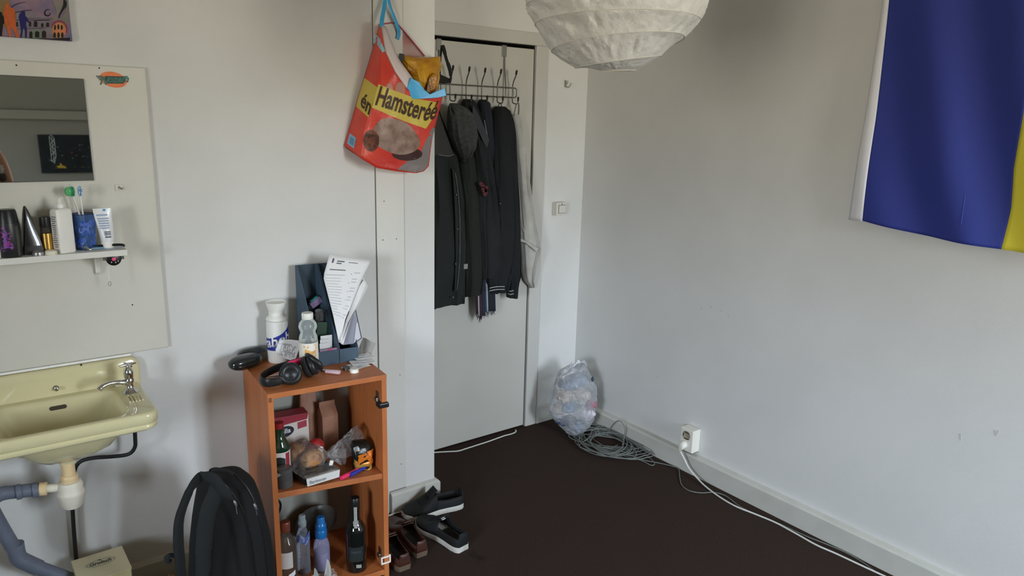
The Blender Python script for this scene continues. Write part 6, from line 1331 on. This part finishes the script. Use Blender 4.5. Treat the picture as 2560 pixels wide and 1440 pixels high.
for k, ((u, v), r_, c_, nm) in enumerate(cont):
    q = pn(u, v, PB, NB) - NB*(.035 if k % 2 else .02); q.z = max(q.z, r_[2]+.008)
    obj(nm, G().ball(q, r_, 12, 8, Matrix.Rotation(random.uniform(-.5, .5), 3, 'Y') @ Matrix.Rotation(-.64, 3, 'Z')).warp(lambda p_: (lambda s_: Vector((min(s_.x, XR(s_.y)-.045), s_.y, max(s_.z, .006))))(p_ + mnoise.noise_vector(p_*34 + Vector((k, 0, 0)))*.016)), M('rubbish_%d' % k, c_, .5, bump=(40, .5, .004), var=(26, tuple(min(1, x_*1.2) for x_ in c_[:3])+(1,), .45, .65)), t)
q = pn(1478, 938, PB, NB) - NB*.06; obj('dark_scrap', G().ball(q, (.008,.006,.014), 10, 8), M('rubbish_dark', rgb(30,60,80), .5, bump=(90, .05, .001)), t)

# ------------------------------------------------------------------ paper lantern
LC = Vector((1.360, 1.385, 1.985)); LR = .226
t = thing('paper_lantern', 'white crumpled paper ball lantern hanging from the ceiling', 'lamp', LC)
LT = Matrix.Translation(LC) @ Matrix.Rotation(.07, 4, Vector((-.6, -.8, 0))) @ Matrix.Rotation(-.02, 4, 'X')
ribs = [.20, .50, .82, 1.12, 1.40, 1.68, 1.96, 2.24, 2.52, 2.80, 2.98]
def lring(k): a = ribs[k]; return LR*math.sin(a), -LR*.92*math.cos(a)
def lp(k, f, th):
    (r0_, z0_), (r1_, z1_) = lring(k), lring(k+1); r = r0_*(1-f)+r1_*f; z = z0_*(1-f)+z1_*f
    n_ = 1 - 2.4*abs(mnoise.noise(Vector((math.cos(th)*4.5, math.sin(th)*4.5, k*2.3 + f*.7)))) + .8*(1 - 3*abs(mnoise.noise(Vector((math.cos(th)*11 + f*1.2, math.sin(th)*11, k*3.1 + f*.9)))))
    w_ = math.sin(pi*f); r = r - .006*w_ + .010*n_*w_
    wob = .010*math.sin(th + (k+f)*1.7)*min(1, (k+f)*.6+.3)
    return LT @ Vector((r*math.cos(th), r*math.sin(th), z + wob + .004*n_*w_))
g = G()
for k in range(len(ribs)-1): g.grid(lambda i, j: lp(k, j, 2*pi*i), 150, 8)
obj('paper_shade', g, M('lantern_paper', rgb(218,217,212), .6, bump=(34, .8, .010), tr=.22), t, True)
for k in range(len(ribs)):
    kk = min(k, len(ribs)-2); f = 0 if k == kk else 1
    obj('wire_rib', G().tube([lp(kk, f, 2*pi*i/60) + (lp(kk, f, 2*pi*i/60) - LC).normalized()*.0006 for i in range(61)], .0011, 5), M('rib_wire', rgb(196,192,182), .5, bump=(90, .05, .001)), t, True)
r0_, z0_ = lring(0)
obj('frame_wire', G().tube([LT @ Vector((-r0_, 0, z0_)), LT @ Vector((0, .006, z0_+.004)), LT @ Vector((r0_, 0, z0_))], .0016, 6, 4), mSteel, t, True)
obj('bulb', G().lathe([(.001,-.05),(.02,-.045),(.03,-.02),(.026,.01),(.014,.035),(.014,.06),(.001,.061)], 20, LT @ Matrix.Translation((0,0,.03))), film('bulb_glass', rgb(230,230,226), .5), t, True)
obj('cord', G().tube([LC + Vector((0,0,.09)), LC + Vector((0,0,.3)), Vector((LC.x, LC.y, CEIL-.02))], .003, 8), mWhiteP, t, True)
obj('ceiling_rose', G().lathe([(.001,-.03),(.03,-.028),(.04,-.002),(.001,-.0005)], 24, Matrix.Translation((LC.x, LC.y, CEIL))), mWhiteP, t, True)

# ------------------------------------------------------------------ seen in the mirror: night picture and the person with the camera
t = thing('night_picture', 'dark night skyline canvas seen reflected in the mirror', 'picture', (.95, YB, 1.30))
obj('canvas', G().box((.580, YB+.0005, 1.147), (1.26, YB+.03, 1.453)), M('night_canvas', rgb(24,34,40), .7, bump=(300, .2, .001), var=(14, rgb(14,18,18), .35, .7)), t, bevel=.002)
def nb(x, z, o=.0008): return Vector((.580 + x*.68, YB+.03+o, 1.147 + z*.306))
g = G()
for a, b in (((.115,.30),(.115,.95)), ((.165,.45),(.165,.90)), ((.115,.95),(.14,1.0)), ((.165,.9),(.14,1.0)), ((.115,.3),(.165,.45)), ((.14,.25),(.165,.45)), ((.115,.95),(.165,.78)), ((.165,.78),(.115,.62)), ((.115,.62),(.165,.47)), ((.165,.9),(.115,.74)), ((.115,.74),(.165,.60)), ((.165,.60),(.115,.46)), ((.09,.35),(.14,.28)), ((.14,.25),(.14,.95))):
    g.tube([nb(*a), nb(*b)], .0016, 4)
obj('tower_lattice', g, M('tower_white', rgb(176,186,182), .6, bump=(90, .05, .001)), t)
random.seed(6)
for nm, c_, n_, zr in (('white_lights', rgb(190,196,190), 26, (.38,.75)), ('red_lights', rgb(170,70,70), 12, (.4,.7)), ('shore_lights', rgb(150,130,60), 30, (.10,.16))):
    g = G()
    for k in range(n_):
        x, z = random.uniform(.1, .97), random.uniform(*zr); w_, h_ = random.uniform(.003, .02), .008
        g.add([nb(x, z), nb(x+w_, z), nb(x+w_, z+h_), nb(x, z+h_)], [(0,1,2,3)])
    obj(nm, g, M('night_' + nm, c_, .6, bump=(90, .05, .001)), t)['kind'] = 'stuff'
obj('yellow_boat', G().prism([(.17,.13),(.26,.12),(.25,.17),(.22,.2),(.2,.27),(.19,.2),(.16,.18)], lambda a, b_, h: nb(a, b_, .0008+h), .0006), M('night_boat', rgb(176,150,50), .6, bump=(90, .05, .001)), t)

def skin(name, verts, edges, radii, mat, parent, sub=2):
    me = bpy.data.meshes.new(name); me.from_pydata([tuple(v) for v in verts], edges, []); me.materials.append(mat)
    o = bpy.data.objects.new(name, me); COL.objects.link(o)
    md = o.modifiers.new('skin', 'SKIN'); md.use_smooth_shade = True; md.branch_smoothing = .5
    for i, r in enumerate(radii): me.skin_vertices[0].data[i].radius = r if isinstance(r, tuple) else (r, r)
    me.skin_vertices[0].data[0].use_root = True
    s_ = o.modifiers.new('subdivision', 'SUBSURF'); s_.levels = s_.render_levels = sub
    if parent: o.parent = parent; o.matrix_parent_inverse = parent.matrix_world.inverted()
    return o
mSkin = M('skin', rgb(176,124,98), .5, bump=(120, .1, .001), var=(10, rgb(166,112,88), .4, .7)); mTank = M('tank_top', rgb(62,60,60), .9, bump=(300, .3, .001)); mTrs = M('dark_trousers', rgb(40,44,56), .9, bump=(300, .4, .001)); mHair = M('dark_hair', rgb(46,34,26), .7, bump=(200, .8, .004))
t = thing('person', 'person in charcoal top with tattooed bare arm, reflected in the wall mirror', 'person', (.10, -.52, 0))
ox, oy = .045, -.50
def B(x, y, z): return Vector((ox+x, oy+y, z))
V = [B(0,0,.96), B(0,0,1.08), B(0,.0,1.22), B(0,.0,1.36), B(0,-.005,1.455), B(0,.0,1.53), B(0,.02,1.60), B(0,.035,1.68), B(0,.025,1.75),
     B(.10,0,1.425), B(.172,0,1.385), B(.205,.0,1.28), B(.228,.005,1.13), B(.235,.05,.99), B(.225,.12,.865),
     B(-.10,0,1.425), B(-.178,0,1.395), B(-.215,.03,1.29), B(-.235,.085,1.165), B(-.21,.22,1.30), B(-.165,.36,1.49),
     B(.085,0,.90), B(.10,.01,.70), B(.105,.015,.50), B(.11,-.015,.30), B(.11,-.03,.085), B(.12,.09,.035), B(.122,.13,.03),
     B(-.085,0,.90), B(-.10,.01,.70), B(-.105,.015,.50), B(-.11,-.015,.30), B(-.11,-.03,.085), B(-.12,.09,.035), B(-.122,.13,.03)]
Ed = [(0,1),(1,2),(2,3),(3,4),(4,5),(5,6),(6,7),(7,8),(4,9),(9,10),(10,11),(11,12),(12,13),(13,14),(4,15),(15,16),(16,17),(17,18),(18,19),(19,20),(0,21),(21,22),(22,23),(23,24),(24,25),(25,26),(26,27),(0,28),(28,29),(29,30),(30,31),(31,32),(32,33),(33,34)]
Rd = [(.14,.10),(.125,.09),(.135,.095),(.140,.095),(.095,.075),.055,.075,.085,.065, .075,.062,.05,.041,.040,.026, .075,.062,.05,.041,.040,.026, .09,.078,.058,.054,.036,.036,.028, .09,.078,.058,.054,.036,.036,.028]
skin('body', V, Ed, Rd, mSkin, t)
skin('tank_top', [B(0,0,.93), B(0,0,1.05), B(0,0,1.2), B(0,.0,1.33), B(.075,0,1.415), B(-.075,0,1.415)], [(0,1),(1,2),(2,3),(3,4),(3,5)], [(.18,.14),(.178,.140),(.186,.146),(.190,.148),(.06,.095),(.06,.095)], mTank, t)
mTat = M('tattoo_dark', rgb(74,66,64), .6, bump=(120, .1, .001))
obj('tattoo', G().ball(B(.203,.044,1.235), (.020,.010,.028), 14, 10), mTat, t, True)
g = G().ball(B(.200,.052,1.285), (.009,.006,.020), 12, 8)
for k in range(7):
    a = 2*pi*k/7; g.ball(B(.200 + .011*math.cos(a), .051, 1.285 + .022*math.sin(a)), (.0055,.005,.0065), 8, 6)
o = obj('tattoo', g, M('tattoo_white', rgb(214,212,208), .7, bump=(200, .3, .001)), t, True); o['kind'] = 'stuff'; o['label'] = 'white motif on the upper arm'
skin('trousers', [B(0,0,.98), B(0,0,.93), B(.09,0,.86), B(.10,.01,.68), B(.105,.015,.48), B(.11,-.02,.14), B(-.09,0,.86), B(-.10,.01,.68), B(-.105,.015,.48), B(-.11,-.02,.14)], [(0,1),(1,2),(2,3),(3,4),(4,5),(1,6),(6,7),(7,8),(8,9)], [(.158,.118),(.16,.12),.105,.092,.075,.062,.105,.092,.075,.062], mTrs, t)
hd = Vector(B(0,.03,1.69))
obj('hair', G().ball(hd + Vector((0,-.018,.035)), (.094,.106,.085), 22, 14), mHair, t, True)
fg = G()
for s_ in (-1, 1): fg.ball(hd + Vector((s_*.032,.088,-.002)), (.013,.010,.009), 12, 8)
obj('eyes', fg, M('eye_white', rgb(226,222,216), .3, bump=(90, .03, .001)), t, True)
obj('nose', G().tube([hd + Vector((0,.085,.005)), hd + Vector((0,.108,-.030)), hd + Vector((0,.098,-.036))], [.008,.014,.012], 10, 3), mSkin, t, True)
obj('mouth', G().ball(hd + Vector((0,.086,-.062)), (.024,.010,.007), 14, 8), M('lips', rgb(160,92,84), .5, bump=(90, .05, .001)), t, True)
for s_ in (-1, 1): obj('ear', G().ball(hd + Vector((s_*.086,0,-.012)), (.012,.020,.030), 12, 8), mSkin, t, True)
# phone held just behind the viewpoint; fingers close round its edges
ph = Matrix(((RGT.x, -DWN.x, -FWD.x, 0), (RGT.y, -DWN.y, -FWD.y, 0), (RGT.z, -DWN.z, -FWD.z, 0), (0, 0, 0, 1)))
ph = Matrix.Translation(EYE - FWD*.055) @ ph
sgn, w_ = -1, V[20]
pc = ph @ Vector((sgn*.083, -.045, .030))
skin('hand', [w_, w_*.45+pc*.55, pc, ph @ Vector((sgn*.078,-.02,.012))], [(0,1),(1,2),(2,3)], [(.026,.020),(.034,.018),(.036,.018),(.02,.012)], mSkin, t, 2)
for k, (yy, ln) in enumerate(((.018,.062),(-.002,.070),(-.022,.066),(-.040,.052))):
    skin('finger', [pc + (ph.to_3x3() @ Vector((0, yy*.6+.02, 0))), ph @ Vector((sgn*.086, yy, .006)), ph @ Vector((sgn*.079, yy, -.010)), ph @ Vector((sgn*(.079-ln*.35), yy-.004, -.011))], [(0,1),(1,2),(2,3)], [.010,.009,.0085,.007], mSkin, t, 1)
skin('thumb', [pc + (ph.to_3x3() @ Vector((-sgn*.006, .004, .006))), ph @ Vector((sgn*.070,-.006,.024)), ph @ Vector((sgn*.052,.006,.020))], [(0,1),(1,2)], [.012,.0105,.0085], mSkin, t, 1)
w_ = V[14]                      # right arm hangs, hand relaxed at the thigh
skin('hand', [w_, w_ + Vector((-.004,.022,-.045)), w_ + Vector((-.008,.040,-.085))], [(0,1),(1,2)], [(.025,.018),(.020,.034),(.018,.034)], mSkin, t, 2)
for k, ln in enumerate((.070,.078,.072,.056)):
    f0 = w_ + Vector((-.008,.062-.018*k,-.085)); skin('finger', [f0, f0 + Vector((-.004,.006,-ln*.45)), f0 + Vector((-.014,.006,-ln*.75)), f0 + Vector((-.026,.002,-ln))], [(0,1),(1,2),(2,3)], [.0095,.009,.0085,.007], mSkin, t, 1)
f0 = w_ + Vector((-.006,.045,-.03)); skin('thumb', [f0, f0 + Vector((-.004,.028,-.025)), f0 + Vector((-.010,.034,-.055))], [(0,1),(1,2)], [.012,.0105,.0085], mSkin, t, 1)
po = thing('phone', 'dark mobile phone held up by the person in both hands', 'phone', EYE - FWD*.055)
obj('body', G().box((-.074,-.037,-.004), (.074,.037,.004), ph), M('phone_black', rgb(24,24,26), .2, bump=(90, .02, .0005)), po, bevel=.003)
obj('screen', G().box((-.066,-.034,.0040), (.066,.034,.0046), ph), M('phone_glass', rgb(12,13,16), .08, bump=(90, .01, .0005)), po)
